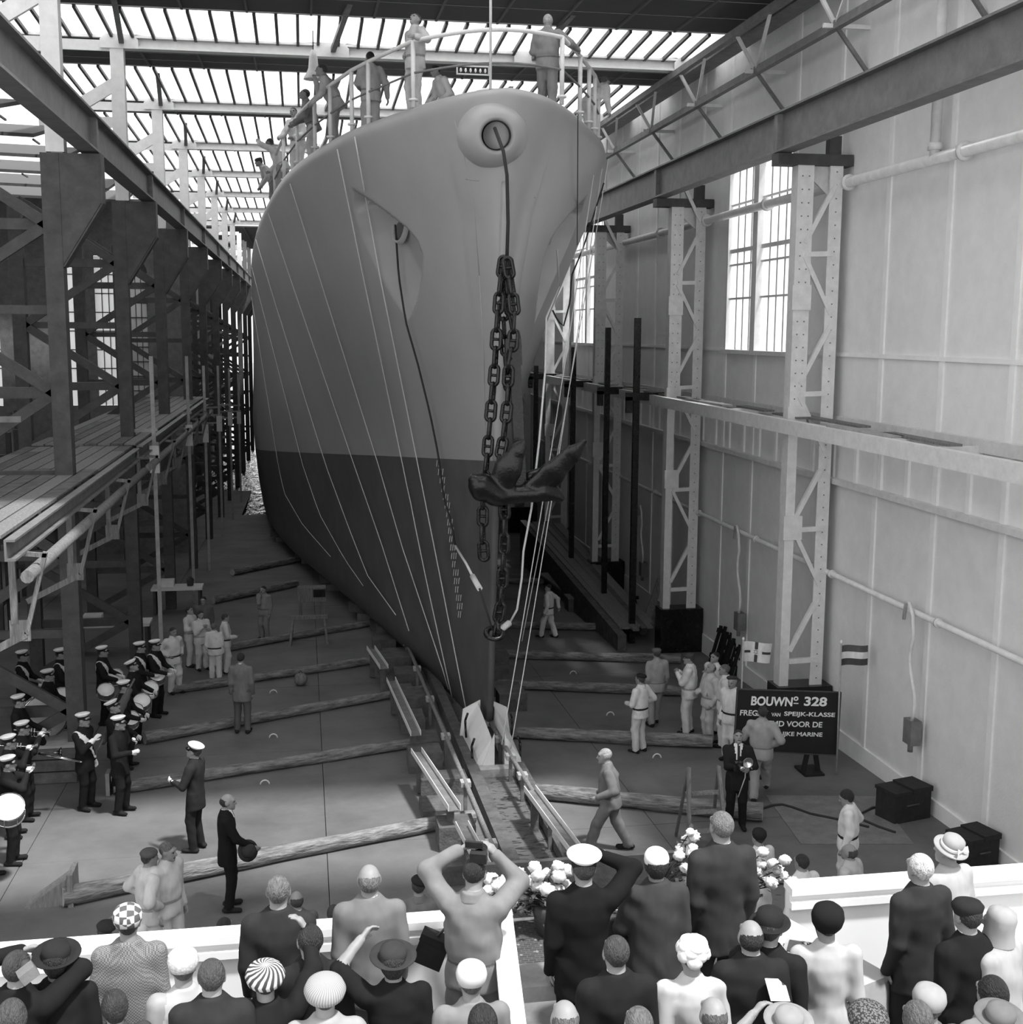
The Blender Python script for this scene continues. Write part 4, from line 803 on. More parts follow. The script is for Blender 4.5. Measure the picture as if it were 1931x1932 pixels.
def person(label, loc, rz=0.0, Ht=1.75, outfit='overall', top=.55, bot=None, la='down', ra='down', lean=(0, 0), head=(0, 0, 0), feet=None, hair=.05, bald=False, longhair=False, hat=None, shirt=.7, sk=.25,
           sleeve='long', belt=None, res=.021, near=False, shoes=.02, topm=None, pole_l=None, pole_r=None, glove=None, sash=False, tie=None, group=None, curl=.45, hand_l=None, hand_r=None, stripe=False, wide=1.0):
    S = Ht/1.715; Rt = rotm(-lean[0], lean[1], 0); P0 = np.array([0, 0, .95]); bot = top if bot is None else bot
    feet = feet or ((-.11, .02), (.11, .0)); spread = max(abs(feet[0][1]-feet[1][1]), abs(feet[0][0]-feet[1][0])-.2); P0[2] -= .12*spread**2
    belt = (bot if bot == top else top)*.55 if belt is None and outfit == 'overall' else belt
    mats = [skin(sk), hairm(hair), topm and MATS[topm] or cloth(top), cloth(bot), cloth(shoes), cloth(shirt), cloth(belt if belt is not None else .03), cloth(.03), glove and cloth(glove) or skin(sk)]
    body = []; prof = [(z, w*wide, d*wide) for z, w, d in TORSO[outfit]]
    body.append(Stack(P0, Rt, prof, 2, .03))
    legm = 3 if outfit in ('suit', 'overall') else 0; lr = 1.0 if legm == 3 else .62
    for i, sx in ((0, -1), (1, 1)):
        fx, fy_ = feet[i]; hip = P0+np.array([sx*.088, 0, -.03]); ank = np.array([fx, fy_, .10]); kn, ank = ik(hip, ank, .415, .412, (0, 1, 0))
        bg_ = 1.18 if outfit == 'overall' else 1.0; body.append(Cap(hip, kn, .1*(1 if legm else .95)*min(bg_, 1.1), .079*lr*bg_, legm, .03)); body.append(Cap(kn, ank, .076*lr*bg_, .066*lr*bg_, legm, .02))
        body.append(Cap(ank+np.array([0, -.06, -.055]), ank+np.array([sx*.03, .15, -.058]), .045, .040, 4, .01, ((0, 0, 1), 1.15)))
    hands = []
    for sx, spec, pol, hd in ((-1, la, pole_l, hand_l), (1, ra, pole_r, hand_r)):
        sh = P0+Rt@np.array([sx*.178*wide, -.005, .425]); w = np.array(ARM[spec] if isinstance(spec, str) else spec, float)
        if isinstance(spec, str): w[0] *= sx; w = P0+Rt@(w-np.array([0, 0, .95]))
        pole = np.array(pol if pol is not None else ((sx*.2, -.9, -.2) if spec == 'down' else (sx*.6, -.65, -.5))); el, w = ik(sh, w, .29, .26, pole)
        body.append(Cap(sh, el, .078 if outfit != 'overall' else .084, .062 if outfit != 'overall' else .07, 2 if sleeve != 'none' else 0, .04)); fm = 2 if sleeve == 'long' else 0; fr = 1.0 if fm == 2 else .78
        body.append(Cap(el, w, (.058 if outfit != 'overall' or fm == 0 else .066)*fr, (.044 if outfit != 'overall' or fm == 0 else .052)*fr, fm, .02)); d = (w-el)/np.linalg.norm(w-el)
        if hd is not None: d = np.array(hd, float); d /= np.linalg.norm(d)
        n = np.array([-sx*1.0, .15, 0]); n = n-d*(n@d); n /= np.linalg.norm(n)+1e-9; l = np.cross(d, n)*-sx; hp_ = []
        hp_.append(Cap(w-d*.03, w+d*.01, .027, .027, 8, .01)); hp_.append(Cap(w+d*.01, w+d*.075, .030, .036, 8, .012, (n, 1.7)))
        cu = curl if spec not in ('wave', 'salute') else .08
        for q in range(4):
            base = w+d*.085+l*(.028-.0185*q); Lf = (.072, .08, .075, .058)[q]; a1, a2 = cu*.9, cu*2.2
            m1 = base+(d*math.cos(a1)+n*math.sin(a1))*Lf*.55; m2 = m1+(d*math.cos(a2)+n*math.sin(a2))*Lf*.5
            hp_.append(Cap(base-d*.015, m1, .0105, .0098, 8, .004)); hp_.append(Cap(m1, m2, .0098, .0085, 8, .003))
        tb = w+d*.025+l*.028; tm = tb+(d*.75+l*.55+n*.3)*.05; hp_.append(Cap(tb, tm, .014, .011, 8, .006)); hp_.append(Cap(tm, tm+(d*.9+n*.45)*.032, .011, .009, 8, .003)); hands.append(hp_)
        if outfit == 'suit' and fm == 2: hp_.append(Cap(w-d*.045, w-d*.012, .041, .039, 5, .004))
    NB = P0+Rt@np.array([0, -.005, .515]); Rh = Rt@rotm(-head[1], head[2], head[0]) if False else rotm(-head[1]-lean[0]*.5, head[2], head[0]); HC = NB+Rt@np.array([0, .02, .037])+Rh@np.array([0, .012, .097])
    def hp(x, y, z): return HC+Rh@np.array([x, y, z])
    hd_ = [Cap(NB-Rt@np.array([0, 0, .03]), hp(0, -.015, -.03), .06, .054, 0, .02), Ell(hp(0, -.008, .014), (.074, .093, .09), 0, Rh, .02), Ell(hp(0, .03, -.048), (.060, .066, .074), 0, Rh, .03),
           Cap(hp(0, .092, .008), hp(0, .112, -.028), .010, .0155, 0, .012), Cap(hp(-.036, .076, .03), hp(.036, .076, .03), .019, .019, 0, .02), Cap(hp(0, .078, -.095), hp(0, .08, -.1), .022, .022, 0, .025), Cap(hp(-.018, .088, -.064), hp(.018, .088, -.064), .011, .011, 0, .01),
           Ell(hp(-.075, -.004, -.008), (.012, .026, .036), 0, Rh, .008), Ell(hp(.075, -.004, -.008), (.012, .026, .036), 0, Rh, .008)]
    if hair is not None:
        if bald: hd_.append(Ell(hp(0, -.024, -.004), (.0785, .0965, .076), 1, Rh, .008, ((0, .75, 0), .025)))
        elif longhair: hd_.append(Ell(hp(0, -.024, .012), (.09, .107, .118), 1, Rh, .015, ((0, .75, -.65), .04)))
        else: hd_.append(Ell(hp(0, -.02, .022), (.081, .099, .094), 1, Rh, .01, ((0, .62, -.78), .022)))
    if outfit in ('suit',) and shirt is not None: hd_.append(Stack(NB, Rt, [(-.03, .078, .076, 0), (.03, .064, .066, .005)], 5, .004))
    elif outfit == 'overall': hd_.append(Stack(NB, Rt, [(-.045, .112, .10, 0), (-.01, .095, .088, 0), (.03, .076, .078, .0)], 2, .006))
    parts = [solid(body, res if not near else .017, {'overall': .007, 'suit': .004, 'coat': .005, 'dress': .005}[outfit], NPEOPLE[0]), solid(hd_, .0135 if not near else .0105)]+[solid(h, .0105 if not near else .0085) for h in hands]
    V, F, mi = parts[0]; c = V[F].mean(1); Q = (c-P0)@Rt; z = Q[:, 2]
    if belt is not None: mi[(np.abs(z-.035) < (.024 if belt < .1 else .014)) & (np.abs(Q[:, 0]) < .2) & (mi == 2)] = 6
    if tie is not None:
        mi[(Q[:, 1] > .03) & (z > .18) & (np.abs(Q[:, 0]) < (z-.16)*.2) & (mi == 2)] = 5
        mi[(Q[:, 1] > .03) & (z > .18) & (np.abs(Q[:, 0]) < .016+(.5-z)*.02) & (mi == 5)] = 7
    if sash: mi[(np.abs(Q[:, 0]*.9-(z-.22)*.75) < .05) & (np.abs(Q[:, 0]) < .21) & (z > -.12) & (mi == 2)] = 5
    if stripe: mi[(np.abs(c[:, 0]) > .16) & (c[:, 2] < .9) & (np.abs(c[:, 1]-np.where(c[:, 0] > 0, feet[1][1], feet[0][1])) < .02) & (mi == 3)] = 5
    V, F, mi = parts[1]; c = (V[F].mean(1)-HC)@Rh
    for ex in (-.031, .031): mi[((c-np.array([ex, .085, .008]))**2/np.array([.016, .03, .009])**2).sum(1) < 1] = 7
    mi[((c-np.array([0, .095, -.066]))**2/np.array([.024, .03, .006])**2).sum(1) < 1] = 7
    parts = [(p[0]*S, p[1], p[2]) for p in parts]
    me = np_mesh('person', parts, mats); o = link('person', me, None, loc, (0, 0, rz)); tag(o, label, 'person', group)
    if hat:
        Mh = Matrix.Translation(Vector(HC*S)) @ Matrix(Rh.tolist()).to_4x4() @ Matrix.Scale(S, 4); make_hat(hat, Mh, o)
    NPEOPLE[0] += 1; o['_hc'] = [float(v) for v in HC*S]; del o['_hc']
    return o
def make_hat(kind, Mh, o):
    b = MB(); k = kind[0] if isinstance(kind, tuple) else kind; v = kind[1] if isinstance(kind, tuple) else None
    HS = {'dome': .83, 'big': .76, 'brim': .85, 'turban': .84, 'tall': .82, 'petal': .86, 'ribbon': .86, 'scarf': .92, 'bowler': .9}.get(k, .96); Mh = Mh @ Matrix.Scale(HS, 4)
    T = lambda x=0, y=0, z=0, rx=0, ry=0: Mh @ Matrix.Translation((x, y, z)) @ Matrix.Rotation(rx, 4, 'X') @ Matrix.Rotation(ry, 4, 'Y')
    mt = (v if isinstance(v, str) else cloth(v)) if v is not None else None
    if k == 'naval':
        b.lathe([(.088, .03), (.094, .045), (.097, .085), (.134, .118), (.138, .127), (.12, .140), (.06, .148), (0, .149)], 28, T(0, -.01, .0, .12) @ Matrix.Scale(.92, 4), True, 1, 1.08); h = b.build('cap', cloth(.82), o)
        b = MB(); b.lathe([(.090, .028), (.0965, .028), (.0995, .082), (.094, .084)], 28, T(0, -.01, .0, .12) @ Matrix.Scale(.92, 4), True, 1, 1.08); b.build('cap_band', cloth(.02), h)
        b = MB(); b.add([T(0, 0, .0, .1) @ Vector(p) for p in [(.088*math.sin(a), .088*math.cos(a)+.0, .035) for a in np.linspace(-1.1, 1.1, 9)]+[(.098*math.sin(a), .098*math.cos(a)+.055*math.cos(a*1.3), .008) for a in np.linspace(-1.1, 1.1, 9)]], [(i, i+1, i+10, i+9) for i in range(8)]); b.build('visor', cloth(.012, .3), h)
    elif k == 'beret': b.lathe([(.088, .035), (.112, .055), (.118, .075), (.1, .1), (.05, .115), (0, .118)], 24, T(.015, -.02, .015, .15, .12), True); b.build('beret', mt, o)
    elif k == 'cap':
        b.lathe([(.09, .02), (.1, .05), (.108, .08), (.085, .11), (.04, .122), (0, .124)], 24, T(0, -.01, .0, -.1), True, 1, 1.1); h = b.build('cap', mt, o)
        b = MB(); b.add([T() @ Vector(p) for p in [(.085*math.sin(a), .09*math.cos(a), .05) for a in np.linspace(-1.0, 1.0, 9)]+[(.09*math.sin(a), .09*math.cos(a)+.05*math.cos(a*1.4), .035) for a in np.linspace(-1.0, 1.0, 9)]], [(i, i+1, i+10, i+9) for i in range(8)]); b.build('visor', mt, h)
    elif k == 'bowler':
        b.lathe([(.095, .035), (.102, .09), (.09, .135), (.05, .16), (0, .165)], 28, T(0, -.01, 0, .05), True, 1, 1.12); h = b.build('hat_crown', mt, o)
        b = MB(); b.lathe([(.09, .035), (.125, .03), (.152, .045), (.15, .052), (.12, .04), (.09, .046)], 28, T(0, -.01, 0, .05), True, 1, 1.15); b.build('hat_brim', mt, o)
    elif k == 'dome':          # rounded lady's hat
        b.lathe([(.098, -.01), (.118, .03), (.125, .07), (.112, .12), (.075, .15), (.03, .163), (0, .165)], 30, T(0, -.015, .005, .22), True, 1, 1.05); b.build('hat', mt, o)
    elif k == 'tall':
        b.lathe([(.105, -.03), (.132, .02), (.142, .08), (.13, .14), (.085, .185), (.03, .2), (0, .2)], 30, T(0, -.015, .005, .3), True); b.build('hat', mt, o)
    elif k == 'big':           # broad round hat
        b.lathe([(.11, -.02), (.16, .015), (.172, .06), (.15, .115), (.10, .155), (.04, .17), (0, .172)], 32, None, True); h = b.build('hat', mt, o); h.matrix_local = T(0, -.02, .01, .25)
    elif k == 'brim':
        b.lathe([(.095, .03), (.11, .07), (.10, .12), (.05, .145), (0, .148)], 28, T(0, -.015, .01, .2), True); h = b.build('hat_crown', mt, o)
        b = MB(); b.lathe([(.09, .03), (.15, .03), (.185, .055), (.183, .063), (.14, .042), (.09, .042)], 28, T(0, -.015, .01, .2), True); b.build('hat_brim', mt, o)
    elif k == 'turban':
        b.lathe([(.092, -.01), (.108, .01), (.112, .035), (.108, .045), (.113, .07), (.108, .085), (.1, .105), (.088, .118), (.06, .14), (.02, .148), (0, .148)], 30, T(0, -.015, .012, .25), True, 1, 1.08); b.build('hat', mt, o)
    elif k == 'petal':
        for i in range(16):
            a = i*2.4; r = .05+.06*(i/16); z = .13-.11*(i/16)**1.3; c = T(0, -.02, .01, .2) @ Vector((r*math.cos(a), r*math.sin(a), z)); q = MB(); nrm = Vector((math.cos(a)*(.2+i/16), math.sin(a)*(.2+i/16), 1-.7*i/16)).normalized()
            q.lathe([(.0, .035), (.035, .028), (.055, .005), (.045, -.03), (0, -.04)], 12, Matrix.Translation(c) @ (Mh.to_3x3() @ nrm).to_track_quat('Z', 'Y').to_matrix().to_4x4() @ Matrix.Scale(1.0, 4)); q.build('hat_petal', mt, o)
        b.lathe([(.09, 0), (.105, .05), (.08, .12), (0, .14)], 24, T(0, -.02, .01, .2), True); b.build('hat', mt, o)
    elif k == 'ribbon':
        b.lathe([(.09, .02), (.105, .06), (.1, .12), (.06, .15), (0, .153)], 28, T(0, -.03, .02, .4), True); h = b.build('hat_crown', mt, o)
        b = MB(); b.lathe([(.088, .02), (.14, .0), (.165, .02), (.163, .03), (.13, .02), (.09, .035)], 28, T(0, -.03, .02, .4), True); b.build('hat_brim', mt, o)
        b = MB(); b.lathe([(.1, .035), (.107, .04), (.108, .07), (.102, .075)], 28, T(0, -.03, .02, .4), True); b.build('hat_ribbon', cloth(.8), o)
        for s in (-1, 1): b = MB(); b.prism([T(0, -.14, .05) @ Vector(p) for p in [(0, 0, 0), (s*.07, -.02, .03), (s*.08, -.03, -.03)]], (0, -.005, 0)); b.build('ribbon_bow', cloth(.8), o)
    elif k == 'scarf':
        b.lathe([(.12, -.14), (.105, -.07), (.1, 0), (.106, .06), (.095, .11), (.05, .14), (0, .145)], 24, T(0, -.02, .0, .1), True, 1, 1.1); b.build('headscarf', mt, o)
def stand(px, py, Ht): p = flo(px, py, Ht); return (float(p[0]), float(p[1]), float(fz(p[1])))       # head top seen at (px, py), feet on the sloping floor
def foot(px, py): p = flo(px, py); return (float(p[0]), float(p[1]), float(p[2]))
def ons(px, py, Ht, z): p = onZ(px, py, z+Ht); return (float(p[0]), float(p[1]), float(z))
PI = math.pi; D = math.radians
# ================================================================== LOGS on the floor
LOGM = None
def log(a, e, r0, r1, lab, seed):
    A, B_ = flo(*a, r0), flo(*e, r1); rnd = np.random.RandomState(seed); t = empty('log', tuple((A+B_)/2)); tag(t, lab, 'log', 'round timber logs lying across the floor'); m = (A+B_)/2; n = 26
    L = np.linalg.norm(B_-A); Q = Vector(B_-A).to_track_quat('Z', 'Y').to_matrix(); zz = np.linspace(-L/2, L/2, n); vs = []; k = 12
    ph = rnd.rand(4)*6
    for i, z in enumerate(zz):
        f = i/(n-1); r = r0+(r1-r0)*f; r *= 1+.05*math.sin(z*1.7+ph[0])+.03*math.sin(z*5+ph[1])+rnd.uniform(-.03, .03); ox, oy = .04*math.sin(z*.5+ph[2]), 0
        for q in range(k): a_ = 2*math.pi*q/k; rr = r*(1+.04*math.sin(3*a_+z*2)); vs.append((rr*math.cos(a_)+ox, rr*math.sin(a_)+oy, z))
    b = MB(); b.add(vs, [(i*k+q, i*k+(q+1) % k, (i+1)*k+(q+1) % k, (i+1)*k+q) for i in range(n-1) for q in range(k)], True); o = b.build('trunk', 'bark', t); o.rotation_euler = Q.to_euler()
    for s, i in ((0, 0), (1, n-1)):
        c = MB(); c.add(vs[i*k:(i+1)*k], [tuple(range(k))[::-1] if s == 0 else tuple(range(k))]); w = c.build('sawn_end', 'pale_timber', t); w.rotation_euler = Q.to_euler()
for i, (a, e, r0, r1, lab) in enumerate([((118, 1692), (893, 1540), .15, .12, 'nearest left log, ending beside the triangular chock'), ((212, 1486), (812, 1398), .12, .11, 'second left log, running behind the peaked-cap officer'),
    ((272, 1392), (800, 1300), .13, .10, 'third left log, just below the drummers'), ((322, 1300), (770, 1236), .12, .10, 'fourth left log, at the feet of the white-clad workers'), ((430, 1222), (742, 1168), .11, .09, 'fifth left log, near the trestle under the hull'),
    ((400, 1132), (560, 1100), .13, .12, 'sixth left log, far back in the shade'), ((440, 1080), (560, 1055), .13, .12, 'farthest left log, beyond the lone standing worker'),
    ((1000, 1492), (1440, 1531), .14, .16, 'nearest right log, behind the striding worker'), ((948, 1382), (1345, 1398), .13, .15, 'second right log, at the boots of the beret worker'), ((940, 1291), (1290, 1304), .12, .13, 'third right log, right of the bow at cradle height'),
    ((940, 1233), (1285, 1243), .12, .13, 'fourth right log, with a broken pale patch'), ((945, 1177), (1195, 1184), .12, .12, 'fifth right log, at the far walking worker'), ((950, 1095), (1050, 1098), .12, .12, 'farthest right log, behind the chain')]):
    log(a, e, r0, r1, lab, i+3)
def chock(px, py, lab, L=.8, h=.5):
    p = flo(px, py); b = MB(); b.prism([(0, 0, 0), (L, .05, 0), (L, .05, h)], (0, .35, 0)); b.box((L, -.05, 0), (L+.08, .45, h+.08)); tag(b.build('timber_chock', 'timber', None, tuple(p)), lab, 'chock')
chock(46, 1716, 'triangular timber chock at the end of the nearest log', .62, .42); 
p = flo(200, 1502); b = MB(); b.box((0, 0, 0), (.07, .3, .42)); b.box((.10, .02, 0), (.2, .3, .38)); tag(b.build('timber_chock', 'pale_timber', None, tuple(p)), 'pale timber chock at the end of the second left log', 'chock')

# ================================================================== THINGS along the right wall
for k, (px, y0, y1, w) in enumerate([(1204, 600, 1165, .17), (1148, 618, 1110, .16), (1083, 655, 1060, .17), (1012, 690, 1000, .17)]):
    A = onX(px, y0, 9.25); z0 = fz(A[1]); t = empty('shoring_pole', (9.25, A[1], z0)); tag(t, '%s dark timber shoring pole standing by the right wall walkway' % ORD[k], 'pole', 'dark shoring poles')
    b = MB(); b.bar((-.0, 0, 0), (0, .0, A[2]-z0), w, w*.8, (0, 1, 0)); b.build('pole', 'black_steel', t)
    b = MB(); b.box((-.35, -.28, 6.0-z0), (.95, -.12, 6.22-z0)); b.build('clamp_timber', 'black_steel', t); b = MB(); b.box((-.35, -.28, 5.65-z0), (-.18, -.12, 6.1-z0)); b.build('clamp_lug', 'black_steel', t)
b = MB(); A = flo(1212, 1198); B_ = onY(1247, 1092, A[1]+.7); b.bar(A, B_, .22, .05, (0, 1, 0)); tag(b.build('leaning_plank', 'timber'), 'pale plank leaning beside the second lattice column', 'plank')
b = MB(); A = flo(1075, 1040); B_ = onY(1082, 895, A[1]+.3); b.bar(A, B_, .2, .06, (0, 1, 0)); tag(b.build('leaning_plank', 'timber'), 'plank leaning at the wall behind the anchor', 'plank')
t = empty('timber_ramp', (8.6, 33, fz(33))); tag(t, 'dark timber ramp piled with boards along the right wall', 'ramp')
b = MB(); b.prism([(0, 0, 0), (0, 16, -.4), (0, 16, 1.3), (0, 0, .45)], (.25, 0, 0)); b.build('side_board', 'old_timber', t)
for i in range(7): b = MB(); b.bar((.3+.16*i, .2+random.random(), .5), (.25+.2*i, 15+random.random(), 1.25+random.uniform(0, .15)), .18, .06); b.build('board', random.choice(['old_timber', 'timber']), t)
A, B_ = flo(1030, 1082, .55), flo(1135, 1160, .05); b = MB(); b.bar(A, B_, .5, .07); tag(b.build('gangplank', 'timber'), 'broad plank sloping down to the floor behind the far walking worker', 'plank')
p = flo(1092, 1150); t = empty('wooden_box', tuple(p)); tag(t, 'dark wooden box under the sloping plank', 'box'); b = MB(); b.box((-.4, -.3, 0), (.55, .3, .42)); b.build('body', 'old_timber', t); b = MB(); b.box((-.43, -.33, .42), (.58, .33, .47)); b.build('lid', 'timber', t)
def trestle(px, py, lab, m, L=1.1, H=.8):
    p = flo(px, py); t = empty('trestle', tuple(p)); tag(t, lab, 'trestle'); b = MB(); b.box((-L/2, -.06, H-.1), (L/2, .06, H)); b.build('beam', m, t)
    for sx in (-1, 1):
        for sy in (-1, 1): b = MB(); b.bar((sx*(L/2-.12), 0, H-.05), (sx*(L/2-.02), sy*.35, 0), .06, .06); b.build('leg', m, t)
        b = MB(); b.bar((sx*(L/2-.06), -.2, H*.45), (sx*(L/2-.06), .2, H*.45), .04, .05); b.build('brace', m, t)
trestle(1172, 1172, 'dark trestle near the foot of the tall pole', 'black_steel'); trestle(583, 1212, 'pale trestle beside the left end of the fifth log', 'timber')
p = flo(592, 1165); t = empty('winch_box', tuple(p)); tag(t, 'pale machine box on a stand under the hull', 'machine'); b = MB(); b.box((-.5, -.2, .55), (.4, .25, 1.0)); b.build('housing', 'timber', t); b = MB(); b.box((.0, -.22, .7), (.38, -.2, .95)); b.build('opening', 'black_steel', t)  # the opening is a black plate, its inner shade put into the colour
for x in (-.4, .3): b = MB(); b.box((x-.05, -.1, 0), (x+.05, .1, .55)); b.build('leg', 'timber', t)
for i, (px, py, lab, h) in enumerate([(700, 1165, 'dark block stack under the hull, nearest the left bow', .9), (640, 1110, 'second dark block stack under the hull', 1.1), (590, 1060, 'third dark block stack under the hull', 1.3), (540, 1020, 'farthest dark block stack under the hull', 1.5)]):
    p = flo(px, py); t = empty('bilge_blocks', tuple(p)); tag(t, lab, 'blocks', 'bilge block stacks under the hull'); z = 0; j = 0
    while z < h: b = MB(); (b.box((-.7, -.3, z), (.7, .3, z+.24)) if j % 2 else b.box((-.45, -.5, z), (.45, .5, z+.24))); b.build('block', 'old_timber' if j % 2 else 'timber', t); z += .25; j += 1
p = flo(568, 1293); t = empty('float_ball', tuple(p)); tag(t, 'round pale float lying on the dark floor left of the bow', 'float'); b = MB(); b.lathe([(0, 0), (.1, .02), (.16, .1), (.17, .17), (.14, .26), (.06, .32), (0, .33)], 16); b.build('ball', 'timber', t); b = MB(); b.tube([(-.05, 0, .31), (0, 0, .38), (.05, 0, .31)], .015, 6); b.build('eye', 'dark_steel', t)
# slatted racks leaning against the wall
for i in range(4):
    A = flo(1352+i*14, 1262+i*6, .0); t = empty('slatted_rack', (A[0], A[1]+.2, A[2])); tag(t, ['tallest black slatted rack leaning at the right wall', 'second black slatted rack leaning at the right wall', 'third black slatted rack leaning at the right wall', 'shortest black slatted rack, nearest the white flag'][i], 'rack', 'black racks at the right wall'); t.rotation_euler = (.12, .22, .1)
    for q in range(3): b = MB(); b.box((-.18+q*.13, -.03, 0), (-.1+q*.13, .03, 1.15-.1*i)); b.build('slat', 'black_paint', t)
    for z in (.25, .95-.1*i): b = MB(); b.box((-.2, .03, z), (.2, .06, z+.12)); b.build('cross_slat', 'black_paint', t)
# the launch board
YS_ = 21.95; TL, TR, BR, BL = [onY(x, y, YS_) for x, y in ((1392, 1300), (1587, 1306), (1580, 1425), (1385, 1415))]
sg = empty('sign_board', (float(BL[0]+BR[0])/2, YS_, fz(YS_))); tag(sg, 'black board with white lettering on a dark stand', 'sign'); S0 = np.array(sg.location)
b = MB(); b.prism([TL-S0, TR-S0, BR-S0, BL-S0], (0, .05, 0)); b.build('board', 'black_paint', sg)
ux = Vector(TR-TL).normalized(); uy = (Vector(TL-BL)-ux*ux.dot(Vector(TL-BL))).normalized()
for (a, e) in ((TL, TR), (BL, BR), (TL, BL), (TR, BR)): b = MB(); b.bar(a-S0+[0, -.005, 0], e-S0+[0, -.005, 0], .02, .03, (0, 1, 0)); b.build('board_edge', 'dark_steel', sg)
def text(s, x0, x1, yc, hp, bold=.012, parent=sg, nm='lettering', Yp=YS_-.012, mt='lettering', S0=S0, ux=ux, uy=uy):
    cu = bpy.data.curves.new('t', 'FONT'); cu.body = s; cu.size = 1.0; cu.offset = bold; cu.extrude = .01; tmp = bpy.data.objects.new('t', cu); COL.objects.link(tmp); bpy.context.view_layer.update()
    me = bpy.data.meshes.new_from_object(tmp.evaluated_get(bpy.context.evaluated_depsgraph_get())); bpy.data.objects.remove(tmp); bpy.data.curves.remove(cu)
    co = np.array([v.co for v in me.vertices]); lo, hi = co.min(0), co.max(0); A = Vector(onY(x0, yc, Yp)); Bq = Vector(onY(x1, yc+(x1-x0)*.03, Yp)); W = (Bq-A).length; Hm = hp*Yp/FPX*1.03
    for v, c in zip(me.vertices, co): v.co = A-Vector(S0)+ux*((c[0]-lo[0])/(hi[0]-lo[0])*W)+uy*((c[1]-lo[1])/(hi[1]-lo[1])*Hm-Hm/2)+Vector((0, -.004*(c[2] > 0), 0))
    me.name = nm; me.materials.clear(); me.materials.append(M(mt)); me.polygons.foreach_set('material_index', [0]*len(me.polygons)); o = link(nm, me, parent); o['kind'] = 'stuff'; return o
text('BOUWN', 1418, 1496, 1322, 19, .03); text('o', 1498, 1507, 1318, 9, .03); b = MB(); b.bar(Vector(onY(1498, 1327, YS_-.015))-Vector(S0), Vector(onY(1507, 1327.3, YS_-.015))-Vector(S0), .01, .018, (0, 0, 1)); b.build('lettering', 'lettering', sg, kind='stuff'); text('328', 1518, 1561, 1323, 19, .03)
text('FREGAT', 1397, 1449, 1344.5, 11.5, .02); text('VAN', 1456, 1473, 1348, 7.5, .02); text('SPEIJK-KLASSE', 1480, 1576, 1347.5, 11.5, .02)
text('BESTEMD VOOR DE', 1417, 1552, 1364, 11.5, .02); text('KONINKLIJKE MARINE', 1416, 1552, 1384, 11.5, .02)
for px in (1420, 1544):
    A = flo(px, 1470); x = A[0]-S0[0]
    for sx in (-1, 1): b = MB(); b.bar((x+sx*.02, .12, .75), (x+sx*.16, .12, .0), .09, .05, (0, 1, 0)); b.build('stand_leg', 'black_paint', sg)
    b = MB(); b.box((x-.2, -.1, 0), (x+.2, .45, .05)); b.build('stand_foot', 'black_paint', sg)
# flags
def flag_pole(px, y0, y1, Yp, lab):
    A, B_ = onY(px, y0, Yp), onY(px-3, y1, Yp); t = empty('flag', (float(B_[0]), Yp, fz(Yp))); tag(t, lab, 'flag'); o = np.array(t.location); b = MB(); b.tube([(0, 0, 0), tuple(A-o)], .018, 8); b.build('pole', 'pale_timber', t); b = MB(); b.lathe([(0, .05), (.03, .02), (.02, -.02)], 10, Matrix.Translation(Vector(A-o))); b.build('finial', 'pale_steel', t); return t, o
def fcloth(t, o, quad, Yp, u0, u1, v0, v1, name, m, dy=0.0):
    n = 10; vs = []; q = [onY(x, y, Yp) for x, y in quad]; fs = []
    for s in (0, 1):
        for i in range(n+1):
            for j in range(2):
                u = u0+(u1-u0)*i/n; v = (v0, v1)[j]; p = (q[0]*(1-u)+q[1]*u)*(1-v)+(q[3]*(1-u)+q[2]*u)*v; p = p+np.array([0, .05*math.sin(u*6)+dy+s*.004, 0]); vs.append(p-o)
    for s in (0, 1):
        for i in range(n): f = (s*(n+1)*2+i*2, s*(n+1)*2+i*2+1, s*(n+1)*2+i*2+3, s*(n+1)*2+i*2+2); fs.append(f if s == 0 else f[::-1])
    b = MB(); b.add(vs, fs, True); return b.build(name, m, t)
t, o = flag_pole(1403, 1206, 1300, 23.0, 'white naval flag with dark cross and crest by the wall'); q = [(1404, 1210), (1457, 1214), (1452, 1251), (1403, 1248)]
fcloth(t, o, q, 23.0, 0, 1, 0, 1, 'flag_cloth', cloth(.62)); fcloth(t, o, q, 23.0, .42, .52, 0, .36, 'cross_arm', cloth(.06), -.006); fcloth(t, o, q, 23.0, .42, .52, .64, 1, 'cross_arm', cloth(.06), -.006); fcloth(t, o, q, 23.0, .04, .28, .44, .56, 'cross_arm', cloth(.06), -.006); fcloth(t, o, q, 23.0, .66, .98, .44, .56, 'cross_arm', cloth(.06), -.006)
for i, (u, v) in enumerate([(.42, .44), (.5, .44), (.42, .54), (.5, .54), (.46, .4), (.46, .6)]): fcloth(t, o, q, 23.0, u-.025, u+.025, v-.03, v+.03, 'crest_mark', cloth(.3), -.007)
t, o = flag_pole(1588, 1212, 1320, 21.9, 'flag with three horizontal stripes against the right wall'); q = [(1589, 1218), (1638, 1217), (1637, 1254), (1588, 1256)]
for i, v in enumerate((.10, .68, .07)): fcloth(t, o, q, 21.9, 0, 1, i/3, (i+1)/3, 'flag_stripe', cloth(v))
